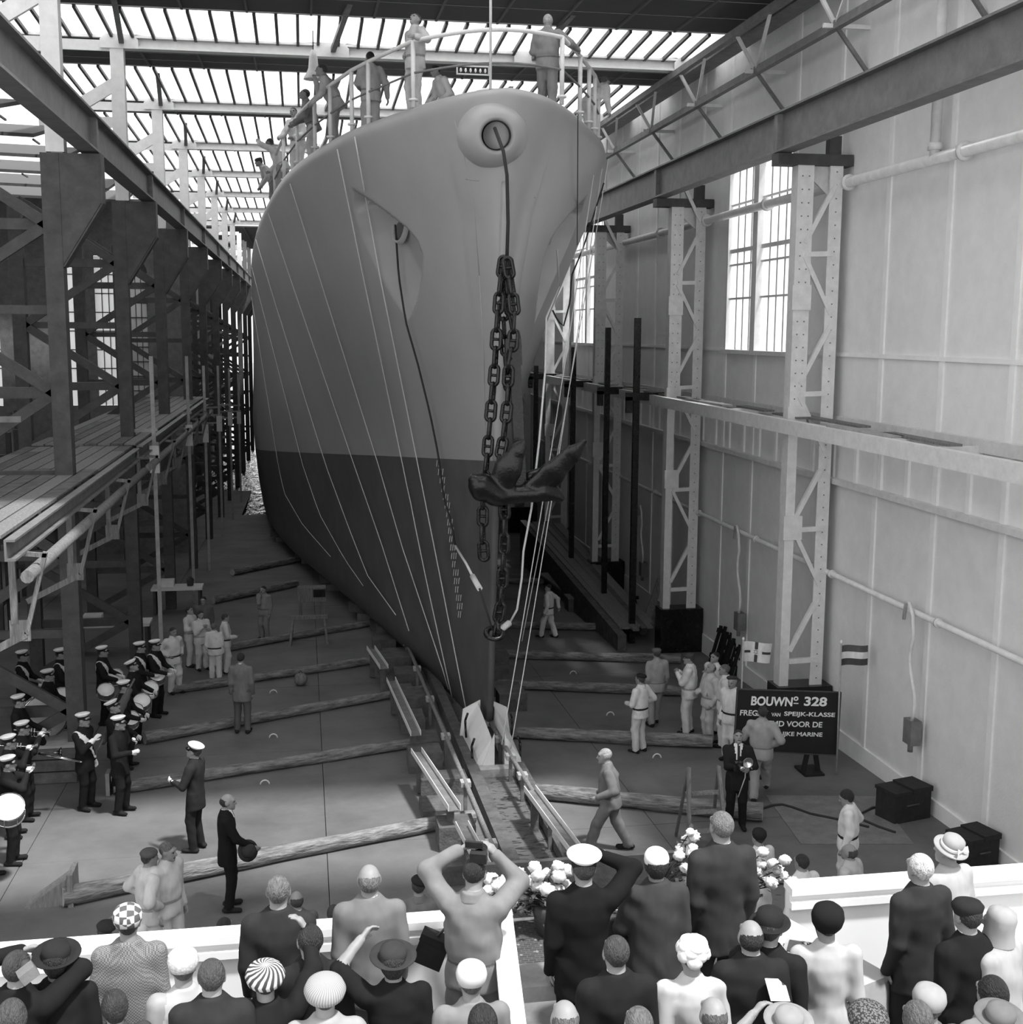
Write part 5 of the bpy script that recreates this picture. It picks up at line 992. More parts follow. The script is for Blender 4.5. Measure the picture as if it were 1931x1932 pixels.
# cases, cables, steel plate
for (px, py, w, d, h, lab) in [(1688, 1556, .8, .5, .5, 'black equipment case on the floor by the right wall'), (1828, 1645, .62, .5, .45, 'black case lying behind the right end of the parapet')]:
    p = flo(px, py); t = empty('equipment_case', tuple(p), .25); tag(t, lab, 'case'); b = MB(); b.box((0, 0, 0), (w, d, h)); b.build('body', 'black_cloth', t); b = MB(); b.box((-.02, -.02, h), (w*.45, d+.02, h+.06)); b.build('lid', 'black_cloth', t); b = MB(); b.box((w*.47, -.02, h), (w+.02, d+.02, h+.09)); b.build('lid', 'black_cloth', t); b = MB(); b.tube([(w*.3, -.02, h*.6), (w*.3, -.06, h*.65), (w*.6, -.06, h*.65), (w*.6, -.02, h*.6)], .015, 6); b.build('handle', 'dark_steel', t)
P = [flo(x, y, .012) for x, y in ((1445, 1500), (1512, 1592), (1725, 1592), (1655, 1502))]; b = MB(); b.prism(P, (0, 0, -.01)); tag(b.build('steel_plate', 'mid_steel'), 'large flat steel plate on the floor right of the sign', 'plate')
for k, (pl, lab) in enumerate([([(1405, 1540), (1450, 1520), (1480, 1517), (1530, 1535), (1580, 1545), (1640, 1560)], 'black cable curling across the steel plate'), ([(1625, 1535), (1650, 1522), (1680, 1530), (1700, 1540)], 'black cable ending at the equipment case'), ([(1625, 1545), (1660, 1560), (1690, 1570)], 'short black cable beside the curly-haired person')]):
    b = MB(); b.tube([tuple(flo(x, y, .03)) for x, y in dens(pl, 14)], .02, 6); tag(b.build('floor_cable', 'rope_dark'), lab, 'cable')
A = flo(1372, 1650); t = empty('step_ladder', (A[0], 18.9, fz(18.9))); tag(t, 'wooden step ladder behind the tall man in the dark suit', 'ladder')
for sx in (-.32, .32):
    b = MB(); b.bar((sx, -.35, 0), (sx*.8, 0, 1.35), .05, .08, (0, 1, 0)); b.build('rail', 'timber', t); b = MB(); b.bar((sx, .4, 0), (sx*.8, 0, 1.35), .04, .05, (0, 1, 0)); b.build('back_leg', 'old_timber', t)
for z in (.3, .6, .9): b = MB(); b.box((-.3, -.33+z*.25, z), (.3, -.2+z*.25, z+.03)); b.build('tread', 'timber', t)
# benches, crate and sheet in the band's corner
p = flo(42, 1482); t = empty('plank_crate', tuple(p)); tag(t, 'low plank crate standing among the bandsmen', 'crate')
for z in (.0, .24, .48): b = MB(); b.box((0, 0, z+.01), (1.0, .06, z+.22)); b.build('side_plank', 'old_timber', t); b = MB(); b.box((0, .75, z+.01), (1.0, .8, z+.22)); b.build('side_plank', 'old_timber', t)
for x in (0, .94): b = MB(); b.box((x, .06, 0), (x+.06, .75, .7)); b.build('end_board', 'old_timber', t)
b = MB(); b.box((-.03, -.03, .71), (1.05, .85, .76)); b.build('lid', 'pale_timber', t)
for px, py, L, lab in ((205, 1250, 2.0, 'pale-topped work bench behind the drummers'), (330, 1170, 1.6, 'pale-topped work bench behind the white-clad workers')):
    p = flo(px, py); t = empty('work_bench', (p[0], p[1]+.8, fz(p[1]+.8))); tag(t, lab, 'bench'); b = MB(); b.box((-L/2, 0, .8), (L/2, .8, .87)); b.build('top', 'white_steel', t)
    for x in (-L/2+.1, L/2-.1): b = MB(); b.box((x-.04, .05, 0), (x+.04, .75, .8)); b.build('leg', 'dark_steel', t)
    b = MB(); b.box((-L/2+.2, .2, .88), (-L/2+.7, .6, 1.1)); b.build('tool_box', 'pale_steel', t); b = MB(); b.lathe([(0, 0), (.1, 0), (.12, .2), (.05, .3), (0, .3)], 12, Matrix.Translation((.4, .4, .88))); b.build('vise', 'dark_steel', t)
# roof lamp and lamp strip
A = onY(592, 150, 31.0); t = empty('pendant_lamp', tuple(A)); tag(t, 'bell-shaped pendant lamp hanging from the roof', 'lamp'); b = MB(); b.lathe([(.24, 0), (.23, .05), (.16, .16), (.12, .26), (.1, .5), (.05, .67), (0, .68)], 24); b.build('shade', 'pale_steel', t); b = MB(); b.tube([(0, 0, .66), (0, 0, 14.9-A[2])], .015, 6); b.build('cord', 'dark_steel', t); b = MB(); b.lathe([(0, .0), (.1, .04), (.1, .12), (0, .2)], 14); b.build('bulb', 'bulb', t)
A = onY(893, 132, 32.4); t = empty('lamp_strip', tuple(A)); tag(t, 'small rectangular lamp strip with a row of bulbs', 'lamp'); b = MB(); b.box((-.42, 0, -.12), (.42, .06, -.09)); b.box((-.42, 0, .08), (.42, .06, .11)); b.box((-.42, .0, -.1), (-.39, .06, .1)); b.box((.39, 0, -.1), (.42, .06, .1)); b.build('frame', 'pale_steel', t)
for i in range(6): b = MB(); b.lathe([(0, -.05), (.035, 0), (.02, .06), (0, .07)], 10, Matrix.Translation((-.31+i*.125, .03, -.02))); b.build('bulb', 'bulb', t)
# ================================================================== PODIUM
ZP = 2.4
pd = empty('viewing_stand', (2.6, 8.9, ZP)); tag(pd, 'white-walled viewing stand in the foreground holding the crowd', 'stand'); o = np.array(pd.location)
def pbox(a, c, name, m): b = MB(); b.box(np.array(a)-o, np.array(c)-o); return b.build(name, m, pd)
i = 0; y = 3.0
while y < 8.95: pbox((-6, y, ZP-.08), (9.2, min(y+.6, 8.95)-.01, ZP), 'deck_plank', 'podium_floor'); y += .6
for y in (9.0, 9.5, 10.0, 10.5): pbox((1.5, y, ZP-.08), (3.78, y+.49, ZP), 'deck_plank', 'podium_floor')
for x in (-5.5, -3, -.5, 1.6, 3.7, 6, 8.5):
    for y in (3.5, 8.6): pbox((x-.08, y-.08, fz(y)), (x+.08, y+.08, ZP-.08), 'post', 'old_timber')
for x in (1.6, 3.68): pbox((x-.08, 10.7, fz(10.8)), (x+.08, 10.86, ZP-.08), 'post', 'old_timber')
pbox((-6, 8.97, ZP-.5), (1.42, 9.05, 3.36), 'parapet_panel', 'plaster_white'); pbox((3.85, 9.07, ZP-.5), (9.2, 9.15, 3.36), 'parapet_panel', 'plaster_white')
pbox((-6, 8.92, 3.36), (1.46, 9.1, 3.42), 'parapet_ledge', 'ledge_white'); pbox((3.85, 9.02, 3.36), (9.2, 9.2, 3.42), 'parapet_ledge', 'ledge_white')
pbox((-6, 8.92, 3.24), (1.46, 8.97, 3.3), 'parapet_moulding', 'plaster_white'); pbox((3.85, 9.02, 3.24), (9.2, 9.07, 3.3), 'parapet_moulding', 'plaster_white')
b = MB(); b.prism([np.array(p)-o for p in ((1.22, 7.3, ZP), (1.42, 8.97, ZP), (1.42, 8.97, 3.36), (1.22, 7.3, 3.36))], (.07, 0, 0)); b.build('parapet_panel', 'plaster_white', pd); b = MB(); b.bar(np.array((1.26, 7.2, 3.39))-o, np.array((1.46, 9.05, 3.39))-o, .16, .06); b.build('parapet_ledge', 'ledge_white', pd)
pbox((1.5, 10.9, ZP-.4), (3.78, 10.96, 2.95), 'front_board', 'dark_steel')
pbox((1.46, 8.35, 3.02), (1.86, 8.7, 3.14), 'ledge_shelf', 'pale_timber')
# patterned rug on the middle bay
def mat_rug():
    m = mat('rug', .05, .95, .3, 20); n = m.node_tree.nodes; l = m.node_tree.links; bs = n['Principled BSDF']; tc = [x for x in n if x.type == 'TEX_COORD'][0]
    v = n.new('ShaderNodeTexVoronoi'); v.inputs['Scale'].default_value = 9; v.distance = 'MANHATTAN'; l.new(tc.outputs['Object'], v.inputs['Vector']); w = n.new('ShaderNodeTexBrick'); w.inputs['Scale'].default_value = 7; w.inputs['Color1'].default_value = (.04, .04, .04, 1); w.inputs['Color2'].default_value = (.07, .07, .07, 1); w.inputs['Mortar'].default_value = (.10, .10, .10, 1); w.inputs['Mortar Size'].default_value = .03; l.new(tc.outputs['Object'], w.inputs['Vector'])
    r = n.new('ShaderNodeValToRGB'); e = r.color_ramp.elements; e[0].position = .18; e[0].color = (.5, .5, .5, 1); e[1].position = .22; e[1].color = (0, 0, 0, 1); l.new(v.outputs['Distance'], r.inputs[0]); x = n.new('ShaderNodeMixRGB'); x.blend_type = 'ADD'; x.inputs[0].default_value = .35; l.new(w.outputs[0], x.inputs[1]); l.new(r.outputs[0], x.inputs[2]); l.new(x.outputs[0], bs.inputs['Base Color'])
mat_rug()
rg = empty('patterned_rug', (2.62, 10.2, ZP)); tag(rg, 'dark patterned rug with pale fringe on the stand front', 'rug'); b = MB(); b.box((-1.0, -.62, 0), (1.05, .62, .012)); b.build('pile', 'rug', rg)
for x in np.arange(-1.0, 1.05, .05): b = MB(); b.box((x, -.69, .0), (x+.025, -.62, .008)); b.build('fringe_tassel', 'lettering', rg)
for y in np.arange(-.6, .6, .06): b = MB(); b.box((-1.07, y, .0), (-1.0, y+.03, .008)); b.build('fringe_tassel', 'lettering', rg)
# cloth-covered table with an open presentation case
A, B_ = np.array([3.78, 9.0, 3.2]), np.array([4.2, 8.0, 3.2]); u = (B_-A)/np.linalg.norm(B_-A); nl_ = np.array([-u[1]*-1, u[0]*-1, 0]); nl_ = np.array([u[1], -u[0], 0]); W = .58
tb = empty('draped_table', ((A+B_)/2+nl_*W/2)[0:3]); tb.location = tuple(((A+B_)/2+nl_*W/2)*np.array([1, 1, 0])+np.array([0, 0, ZP])); tag(tb, 'table draped with pale cloth behind the right parapet', 'table'); T0 = np.array(tb.location)
qd = [A, B_, B_+nl_*W, A+nl_*W]; b = MB(); b.prism([p-T0-[0, 0, .04] for p in qd], (0, 0, .035)); b.build('table_top', 'timber', tb)
n = 8; vs = []; fs = []
loop = [qd[k]*(1-f)+qd[(k+1) % 4]*f for k in range(4) for f in np.arange(n)/n]; c = sum(qd)/4
for lv, (z, ex) in enumerate(((3.205, .01), (3.0, .03), (2.7, .05), (2.44, .07))):
    for i, p in enumerate(loop): d = p-c; d = d/np.linalg.norm(d); vs.append(p*[1, 1, 0]+d*(ex+.02*lv*math.sin(i*2.1))*[1, 1, 0]+[0, 0, z]-T0)
m_ = len(loop)
for lv in range(3): fs += [(lv*m_+i, (lv+1)*m_+i, (lv+1)*m_+(i+1) % m_, lv*m_+(i+1) % m_) for i in range(m_)]
b = MB(); b.add(vs, fs, True); b.add([tuple(v) for v in vs[:m_]], [tuple(range(m_))]); b.build('cloth', 'cloth_table', tb)
for p in qd: q = p*.88+c*.12-T0; b = MB(); b.box((q[0]-.03, q[1]-.03, 0), (q[0]+.03, q[1]+.03, .76)); b.build('leg', 'timber', tb)
p = onZ(1520, 1800, 3.21); cs = empty('presentation_case', (float(p[0]), float(p[1]), 3.212), -.5); tag(cs, 'open presentation case with dark lid on the draped table', 'case')
b = MB(); b.box((-.16, -.12, 0), (.16, .12, .04)); b.build('tray', 'pale_timber', cs); b = MB(); b.box((-.13, -.09, .04), (.13, .09, .05)); b.build('lining', 'dark_steel', cs); b = MB(); b.add([Matrix.Translation((.16, 0, .05)) @ Matrix.Rotation(1.25, 4, 'Y') @ Vector(v) for v in [(-.26, -.12, -.01), (0, -.12, -.01), (0, .12, -.01), (-.26, .12, -.01), (-.26, -.12, .01), (0, -.12, .01), (0, .12, .01), (-.26, .12, .01)]], [(3,2,1,0),(4,5,6,7),(0,1,5,4),(1,2,6,5),(2,3,7,6),(3,0,4,7)]); b.build('lid', 'black_paint', cs)
for x, y in ((-.06, -.03), (.05, .02), (.0, .05)): b = MB(); b.lathe([(0, .06), (.02, .055), (.025, .045), (0, .04)], 10, Matrix.Translation((x, y, .01))); b.build('medal', 'chrome', cs)
p = onZ(1478, 1800, 3.21); b = MB(); b.box((-.12, -.09, 0), (.1, .09, .012)); b.add([(-.06, -.01, .016), (.06, -.015, .016), (.06, -.005, .016), (-.06, 0, .016)], [(0, 1, 2, 3)]); tag(b.build('paper_sheet', 'lettering', None, (float(p[0]), float(p[1]), 3.213)), 'white papers beside the open presentation case', 'paper')
# flowers
def fl_mesh(seed):
    r = np.random.RandomState(seed); b = MB(); n, m = 14, 9; vs = []
    for i in range(m):
        th = math.pi*i/(m-1)
        for k in range(n): a = 2*math.pi*k/n; q = 1+.16*math.sin(k*2.7+i*2.1)+r.uniform(-.1, .1); vs.append((q*math.sin(th)*math.cos(a), q*math.sin(th)*math.sin(a), .8*q*math.cos(th)))
    b.add(vs, [(i*n+k, (i+1)*n+k, (i+1)*n+(k+1) % n, i*n+(k+1) % n) for i in range(m-1) for k in range(n)], True); me = b.mesh('flower_head'); me.materials.append(M('petal')); return me
FM = [fl_mesh(i) for i in range(4)]
def flowers(pts, Yp, lab, base, jit=.22, r0=.058):
    t = empty('flower_arrangement', base); tag(t, lab, 'flowers', 'chrysanthemum arrangements'); B0 = Vector(base); rnd = random.Random(len(lab)); root = Vector((0, 0, .25))
    b = MB(); b.lathe([(0, 0), (.16, 0), (.22, .28), (.2, .3), (0, .28)], 16); b.build('vase', 'dark_steel', t); lf = MB(); st = MB()
    for i, (x, y) in enumerate(pts):
        P = Vector(onY(x, y, Yp+rnd.uniform(-jit, jit)))-B0; o_ = link('flower_head', FM[i % 4], t, P, (rnd.uniform(-.5, .5), rnd.uniform(-.5, .5), rnd.random()*6)); s = r0*rnd.uniform(.8, 1.2); o_.scale = (s, s, s)
        d = MB(); d.tube([root, root.lerp(P, .5)+Vector((0, 0, .06)), P], .006, 5); d.build('stem', 'leaf', t)
        for k in range(10):
            f = rnd.uniform(.3, .98); c = root.lerp(P, f)+Vector((rnd.uniform(-.09, .09), rnd.uniform(-.09, .09), rnd.uniform(-.09, .05))); a = rnd.random()*6.28; L = rnd.uniform(.05, .1); u = Vector((math.cos(a), math.sin(a), rnd.uniform(-.3, .6))).normalized(); v = u.cross(Vector((rnd.random(), rnd.random(), 1))).normalized()
            lf.add([c, c+u*L*.5+v*L*.25, c+u*L, c+u*L*.5-v*L*.25], [(0, 1, 2, 3)])
    lf.build('foliage', 'leaf', t, kind='stuff')
cr3 = lambda L: [(780+x/4.006, 1500+y/4.006) for x, y in L]
cr4 = lambda L: [(1180+x/4.274, 1480+y/4.274) for x, y in L]
flowers(cr3([(685,640),(790,600),(920,545),(945,610),(1005,590),(1095,540),(1100,615),(1160,570),(720,700),(830,745),(930,680),(1015,715),(1100,720),(1155,685),(565,720),(735,810),(820,850),(915,800),(925,870),(1000,790),(1030,815),(1095,800),(1150,780),(710,905),(650,880),(990,870),(1020,910),(590,640),(640,690),(870,650)]), 10.55, 'mass of white chrysanthemums left of the saluting naval officer', (2.2, 10.55, ZP), .15, .062)
flowers(cr4([(525,385),(555,415),(495,445),(445,515),(540,515),(530,555),(435,575),(580,610),(485,675),(565,680),(510,760),(470,805),(485,870),(560,840),(580,760),(500,800)]), 10.55, 'white chrysanthemums between the turbaned woman and the tall man', (3.15, 10.6, ZP), .12, .055)
flowers(cr4([(1110,545),(1100,640),(1190,640),(1290,610),(1110,760),(1210,750),(1280,735),(1180,790),(1350,790),(1060,700),(1230,690)]), 10.3, 'white chrysanthemums right of the tall man above the parapet', (3.66, 10.3, ZP), .1, .055)
flowers([(1165, 1722), (1172, 1735), (1160, 1742), (1170, 1752), (1178, 1716)], 8.75, 'small white bouquet between the naval officer and the turbaned woman', (2.3, 8.8, 3.2), .04, .035)
# ================================================================== SHIP'S DECK
def deckz(Y): return FOOT[2]+HD+.04-KS*(Y-FOOT[1])
def ondeck(px, side, inset=.4):                      # a standing place on deck, a little inside the rail
    E_ = ED[side].copy(); c = FOOT[0]+AX*(E_[:, 1]-FOOT[1]); E_[:, 0] = np.where(side > 0, np.maximum(E_[:, 0]-inset, c), np.minimum(E_[:, 0]+inset, c)); E_[:, 1] += .15; i = int((np.abs(topx(E_)[:, 0]-px)+1e6*(np.arange(len(ts)) < 14)).argmin()); p = E_[i]
    return (float(p[0]), float(p[1]), float(deckz(p[1])))
WH, OFF = .62, .5
person('man in pale overalls gripping the bow rail with one hand', ondeck(785, -1, .3), D(120), 1.92, 'overall', .42, .42, (-.45, .3, 1.2), 'hip', head=(.2, -.45, 0), hair=.06)
person('worker in grey overalls walking aft with back turned on the bow', ondeck(1032, 1, .5), D(-20), 1.88, 'overall', .2, .2, 'front', (.5, .2, 1.15), feet=((-.1, .12), (.1, -.12)), hair=.4, bald=False)
person('man in pale coat leaning over the left rail', ondeck(634, -1, .35), D(80), 1.9, 'overall', .36, .36, 'rail', 'chin', lean=(.45, 0), head=(.1, -.3, 0), hair=.05)
person('dark-haired man with back turned behind the left rail', ondeck(700, -1, .75), D(20), 1.85, 'overall', .36, .36, 'front', (.4, .1, .9), hair=.02)
person('man in white looking back over his shoulder at the left rail', ondeck(566, -1, .45), D(140), 1.85, 'overall', .6, .6, 'front', 'rail', head=(.4, -.2, .1), lean=(.2, 0), hair=.04)
person('man in a dark jacket beside the one looking back', ondeck(592, -1, .45), D(95), 1.85, 'overall', .2, .45, 'rail', 'rail', lean=(.3, 0), head=(0, -.4, 0), hair=.04)
person('man in white waving over the left rail', ondeck(536, -1, .4), D(75), 1.85, 'overall', .62, .3, (-.1, .6, 1.55), 'rail', lean=(.55, 0), head=(0, -.1, 0), hair=.06)
person('man in a flat cap crouched at the left rail below the waver', ondeck(518, -1, .35), D(100), 1.8, 'overall', .4, .2, 'rail', 'rail', lean=(.75, 0), head=(0, -.2, 0), hat=('cap', .05))
person('man in white bending at the right rail', ondeck(1112, 1, .3), D(-60), 1.75, 'overall', .66, .6, 'rail', 'rail', lean=(.8, 0), hair=.1)
person('man whose head shows above the left bow edge', (3.2, 27.4, deckz(27.4)), D(110), 1.75, 'overall', .6, .6, 'front', 'rail', lean=(.5, 0), hair=.03)

# ================================================================== WORKERS on the floor
person('bare-headed worker in pale overalls standing beside a mate in a beret', stand(312, 1588, 1.8), D(-130), 1.8, 'overall', .55, .55, 'down', 'down', hair=.12, head=(.3, .1, 0))
person('worker in beret with hands on hips beside the triangular chock', stand(277, 1604, 1.74), D(-60), 1.74, 'overall', .55, .55, 'hip', 'hip', hat=('beret', .08), head=(0, .1, 0))
person('balding man in black suit holding his hat on the open floor', foot(432, 1716), D(-85), 1.78, 'suit', .012, .012, 'down', (.18, .34, .98), bald=True, hair=.03, tie=1, head=(-.1, .05, 0))
person('bandmaster in white peaked cap with back to the nearest column', foot(373, 1604), D(70), 1.82, 'suit', .022, .018, 'hold', 'front', hat='naval', glove=.7, head=(0, -.2, 0))
person('fair-haired worker with glasses striding left past the slipway', foot(1150, 1608), D(80), 1.83, 'overall', .15, .15, (-.3, .2, 1.0), (.25, .1, .95), feet=((-.1, .32), (.1, -.3)), hair=.35, lean=(.12, 0))
person('worker in grey overalls stepping past the lettered board', stand(1440, 1328, 1.82), D(-20), 1.82, 'overall', .3, .3, (-.2, .3, 1.1), 'hip', feet=((-.1, -.12), (.12, .42)), hair=.04, head=(.2, -.1, 0))
person('photographer in dark suit aiming a flash camera before the board', foot(1388, 1562), D(165), 1.76, 'suit', .02, .016, 'hold', (.02, .32, 1.18), hair=.03, tie=1, head=(0, -.35, 0))
person('worker in beret and black boots with back to the board', foot(1207, 1419), D(40), 1.66, 'overall', .6, .55, 'front', 'hip', hat=('beret', .02), hair=.05, belt=.03)
person('worker in grey jacket seen from behind beside the beret worker', foot(1237, 1370), D(10), 1.78, 'overall', .28, .28, 'down', 'down', hat=('cap', .1), feet=((-.1, 0), (.1, .2)))
person('worker in white overalls and flat cap standing with arms folded', foot(1299, 1384), D(60), 1.8, 'overall', .62, .62, 'chest', 'chest', hat=('cap', .06), head=(.2, 0, 0))
person('stout older worker in stained overalls looking down', foot(1338, 1400), D(100), 1.74, 'overall', .45, .45, 'pocket', 'front', bald=True, hair=.1, head=(0, -.3, 0), wide=1.1)
person('dark-haired worker in white behind the stout older worker', stand(1350, 1230, 1.8), D(120), 1.8, 'overall', .6, .6, 'chest', 'down', hair=.02, head=(0, -.2, 0))
person('worker in white turning his head beside the slatted racks', stand(1370, 1253, 1.78), D(70), 1.78, 'overall', .6, .6, 'down', 'front', hair=.12)
person('older worker in beret and black belt at the edge of the board', stand(1384, 1276, 1.76), D(130), 1.76, 'overall', .64, .62, 'down', 'down', hat=('beret', .04), hair=.3, belt=.03)
person('worker in white walking far behind the white launching lines', foot(1035, 1203), D(60), 1.62, 'overall', .6, .6, 'down', (.25, -.25, .95), feet=((-.1, .2), (.1, -.2)), hair=.03, belt=.04, head=(.9, 0, 0))
person('lone worker in the shade beside the far left logs', foot(500, 1206), D(150), 1.6, 'overall', .22, .22, 'down', 'chin', hair=.03)
person('man in grey jacket standing with back turned by the left logs', foot(458, 1383), D(-10), 1.8, 'suit', .15, .10, 'down', 'down', hair=.03)
person('worker in white with hands on hips beside the last drummer', foot(330, 1308), D(-140), 1.66, 'overall', .6, .6, 'hip', 'hip', hair=.04, belt=.04)
person('worker in white seen from behind with a black belt', foot(407, 1284), D(-10), 1.5, 'overall', .62, .62, 'down', 'down', hair=.15, belt=.04)
person('worker in white reading at the left of a pair', stand(358, 1145, 1.62), D(-120), 1.62, 'overall', .6, .6, 'front', 'hold', hair=.03, head=(0, -.35, 0))
person('worker in white with folded arms at the right of a pair', stand(378, 1152, 1.6), D(-150), 1.6, 'overall', .6, .6, 'chest', 'chest', hair=.03)
person('worker in white with black belt standing sideways near the log', stand(424, 1158, 1.58), D(-80), 1.58, 'overall', .6, .6, 'down', 'front', hair=.05, belt=.04)
person('dim figure in work clothes behind the pair of white workers', stand(384, 1125, 1.66), D(170), 1.66, 'overall', .12, .06, 'down', 'down', hair=.03)
person('curly-haired person in white shirt looking up at the ship', stand(1605, 1490, 1.66), D(60), 1.66, 'overall', .66, .55, 'down', 'hip', hair=.02, longhair=True, belt=.03, head=(.2, .35, 0))
person('balding worker in pale shirt below the curly-haired person', stand(1607, 1592, 1.72), D(40), 1.72, 'overall', .45, .4, bald=True, hair=.06)
person('dark-haired worker in white shirt at the end of the flowers', stand(1516, 1612, 1.72), D(20), 1.72, 'overall', .66, .5, hair=.03)
person('woman in dark round hat beyond the tall man', stand(1434, 1566, 1.65), D(20), 1.65, 'dress', .6, .6, hat=('dome', .02), hair=.03)
person('man in dark cap just beyond the left parapet, hand raised', stand(197, 1742, 1.7), D(10), 1.7, 'overall', .55, .5, 'down', (.2, .2, 1.62), hat=('beret', .03))
person('dark curly head just beyond the parapet under the balding suit man', stand(421, 1732, 1.66), D(-30), 1.66, 'suit', .03, .03, hair=.03)
person('man with thinning crown beyond the grey-haired man', stand(560, 1682, 1.7), D(10), 1.7, 'suit', .12, .1, hair=.05, bald=True)
person('dark-haired man beyond the parapet beside the pale jacket', stand(630, 1708, 1.7), D(0), 1.7, 'suit', .04, .04, hair=.04)
person('worker in dark cap and jacket left of the man with the camera', stand(790, 1656, 1.74), D(0), 1.74, 'overall', .16, .12, hat=('beret', .02))

# ================================================================== BAND
def bandsman(label, px, py, rz, la='drum', ra='drum', Ht=1.78, **k):
    return person(label, stand(px, py, Ht), rz, Ht, 'suit', .016, .014, la, ra, hat='naval', glove=.65, shirt=.7, hair=.03, group='uniformed bandsmen', **k)
bm = bandsman('bandsman with broad white sash guarding the colours', 155, 1346, D(-115), 'down', 'chest', sash=True)
bandsman('trumpeter in white cap at the left edge, rear', 40, 1362, D(-95), 'horn', 'horn'); bandsman('trumpeter in white cap at the left edge, middle', 14, 1388, D(-90), 'horn', 'horn'); bandsman('horn player in white cap at the left edge, front', 12, 1428, D(-90), 'horn', 'horn')
bandsman('side drummer at the left edge, nearest the camera', -32, 1452, D(-95), sash=True)
bandsman('drummer in line, farthest from the camera', 291, 1208, D(-110), sash=True); bandsman('drummer with shoulder belt, second from the far end', 262, 1212, D(-100), sash=True); bandsman('drummer bending his head, third from the far end', 250, 1246, D(-100), head=(0, -.3, 0)); bandsman('drummer fourth from the far end, half hidden by the furled colours', 232, 1285, D(-100))
bandsman('drummer with two-tone cap just right of the nearest column', 214, 1322, D(-105), head=(0, -.3, 0)); bandsman('bandsman with sash right behind the nearest column', 191, 1220, D(-95), sash=True)
bandsman('bandsman with shoulder belt behind the diagonal brace', 112, 1224, D(-95), sash=True); bandsman('bandsman in white cap under the diagonal brace', 88, 1264, D(-95)); bandsman('bandsman at the back, left of the diagonal brace', 40, 1228, D(-95), sash=True)
bandsman('bass drummer behind the plank crate', 33, 1312, D(-95)); bandsman('colour bearer behind the furled banner', 222, 1352, D(-110), 'chest', 'hold')
def drum(label, px, py, h, r, depth, tilt=(0.5, 0.5), name='side_drum', hd='drum_skin', at_=None):
    p = flo(px, py, h) if at_ is None else at_; t = empty(name, tuple(p)); t.rotation_euler = (tilt[0], tilt[1], 0); tag(t, label, 'drum', 'drums of the band')
    b = MB(); b.lathe([(0, 0), (r*.97, 0), (r*.97, -.002)], 28); b.build('drum_head', hd, t); b = MB(); b.lathe([(r, .012), (r*1.04, .012), (r*1.04, -.03), (r, -.03), (r, .012)], 28); b.build('rim', 'chrome', t)
    b = MB(); b.lathe([(r, -.03), (r, -depth)], 28); b.build('shell', 'mid_steel', t); b = MB(); b.lathe([(r, -depth), (r*1.04, -depth), (r*1.04, -depth-.035), (r, -depth-.035), (0, -depth-.03)], 28); b.build('lower_rim', 'chrome', t)
    for k in range(8): a = k*PI/4; b = MB(); b.tube([(r*1.03*math.cos(a), r*1.03*math.sin(a), -.02), (r*1.03*math.cos(a), r*1.03*math.sin(a), -depth-.01)], .006, 5); b.build('tension_rod', 'chrome', t)
for px, py, lab in [(297, 1273, 'white-headed side drum farthest along the line'), (284, 1297, 'white-headed side drum, second from the far end'), (268, 1321, 'white-headed side drum, third from the far end'), (254, 1339, 'grey-headed drum behind the nearest drum of the line'), (246, 1354, 'grey-headed drum of the line, nearest the camera'), (217, 1273, 'bright drum head right of the nearest column, upper'), (200, 1301, 'bright drum head right of the nearest column, lower'), (118, 1309, 'bright drum head under the diagonal brace')]:
    drum(lab, px, py, .95, .175, .16, (.6, .2), at_=onY(px, py, flo(px, py, .95)[1]-.3))
drum('large bright drum at the left edge of the picture', 18, 1522, .9, .23, .2, (.7, .2), at_=onY(16, 1522, 19.0)); drum('big bass drum among the bandsmen at the left', 85, 1352, 1.15, .42, .3, (1.15, .9), 'bass_drum', 'pale_steel')
def trumpet(label, px, py, h, rz):
    p = flo(px, py, h); t = empty('trumpet', tuple(p)); t.rotation_euler = (0, .15, rz); tag(t, label, 'trumpet', 'brass instruments of the band')
    b = MB(); b.lathe([(.012, -.3), (.012, .1), (.02, .2), (.04, .27), (.075, .31)], 18, Matrix.Rotation(PI/2, 4, 'Y')); b.build('bell', 'brass', t); b = MB(); b.tube([(-.2, 0, 0), (-.2, 0, -.09), (.12, 0, -.09), (.15, 0, -.05), (.12, 0, 0)], .01, 8); b.build('tubing', 'brass', t)
    for k in range(3): b = MB(); b.tube([(-.06+k*.05, 0, .06), (-.06+k*.05, 0, -.12)], .014, 8); b.build('valve', 'brass', t)
trumpet('brass trumpet at the left edge, upper', 60, 1380, 1.55, 0); trumpet('brass trumpet at the left edge, middle', 34, 1408, 1.5, .2); trumpet('brass horn at the left edge, lower', 30, 1440, 1.3, -.3)
A, B_ = flo(188, 1408, 1.0), flo(248, 1292, 1.8); t = empty('furled_banner', tuple(A)); tag(t, 'dark furled banner carried slanting beside the nearest column', 'banner'); d = Vector(B_-A); b = MB(); b.tube([d*-.25, d*1.1], .02, 8); b.build('staff', 'timber', t); b = MB(); b.tube([d*f+Vector((0, 0, -.04)) for f in np.linspace(.08, .95, 14)], [.05+.05*math.sin(PI*f)+.012*math.sin(f*40) for f in np.linspace(0, 1, 14)], 10); b.build('furled_cloth', cloth(.10), t)
p = flo(100, 1428, 1.1); t = empty('trombone', tuple(p)); tag(t, 'thin brass trombone in front of the plank crate', 'trombone', 'brass instruments of the band')
for dy in (0, .05): b = MB(); b.tube([(-.25, dy, .07), (.45, dy, -.12)], .011, 6); b.build('slide_tube', 'brass', t)
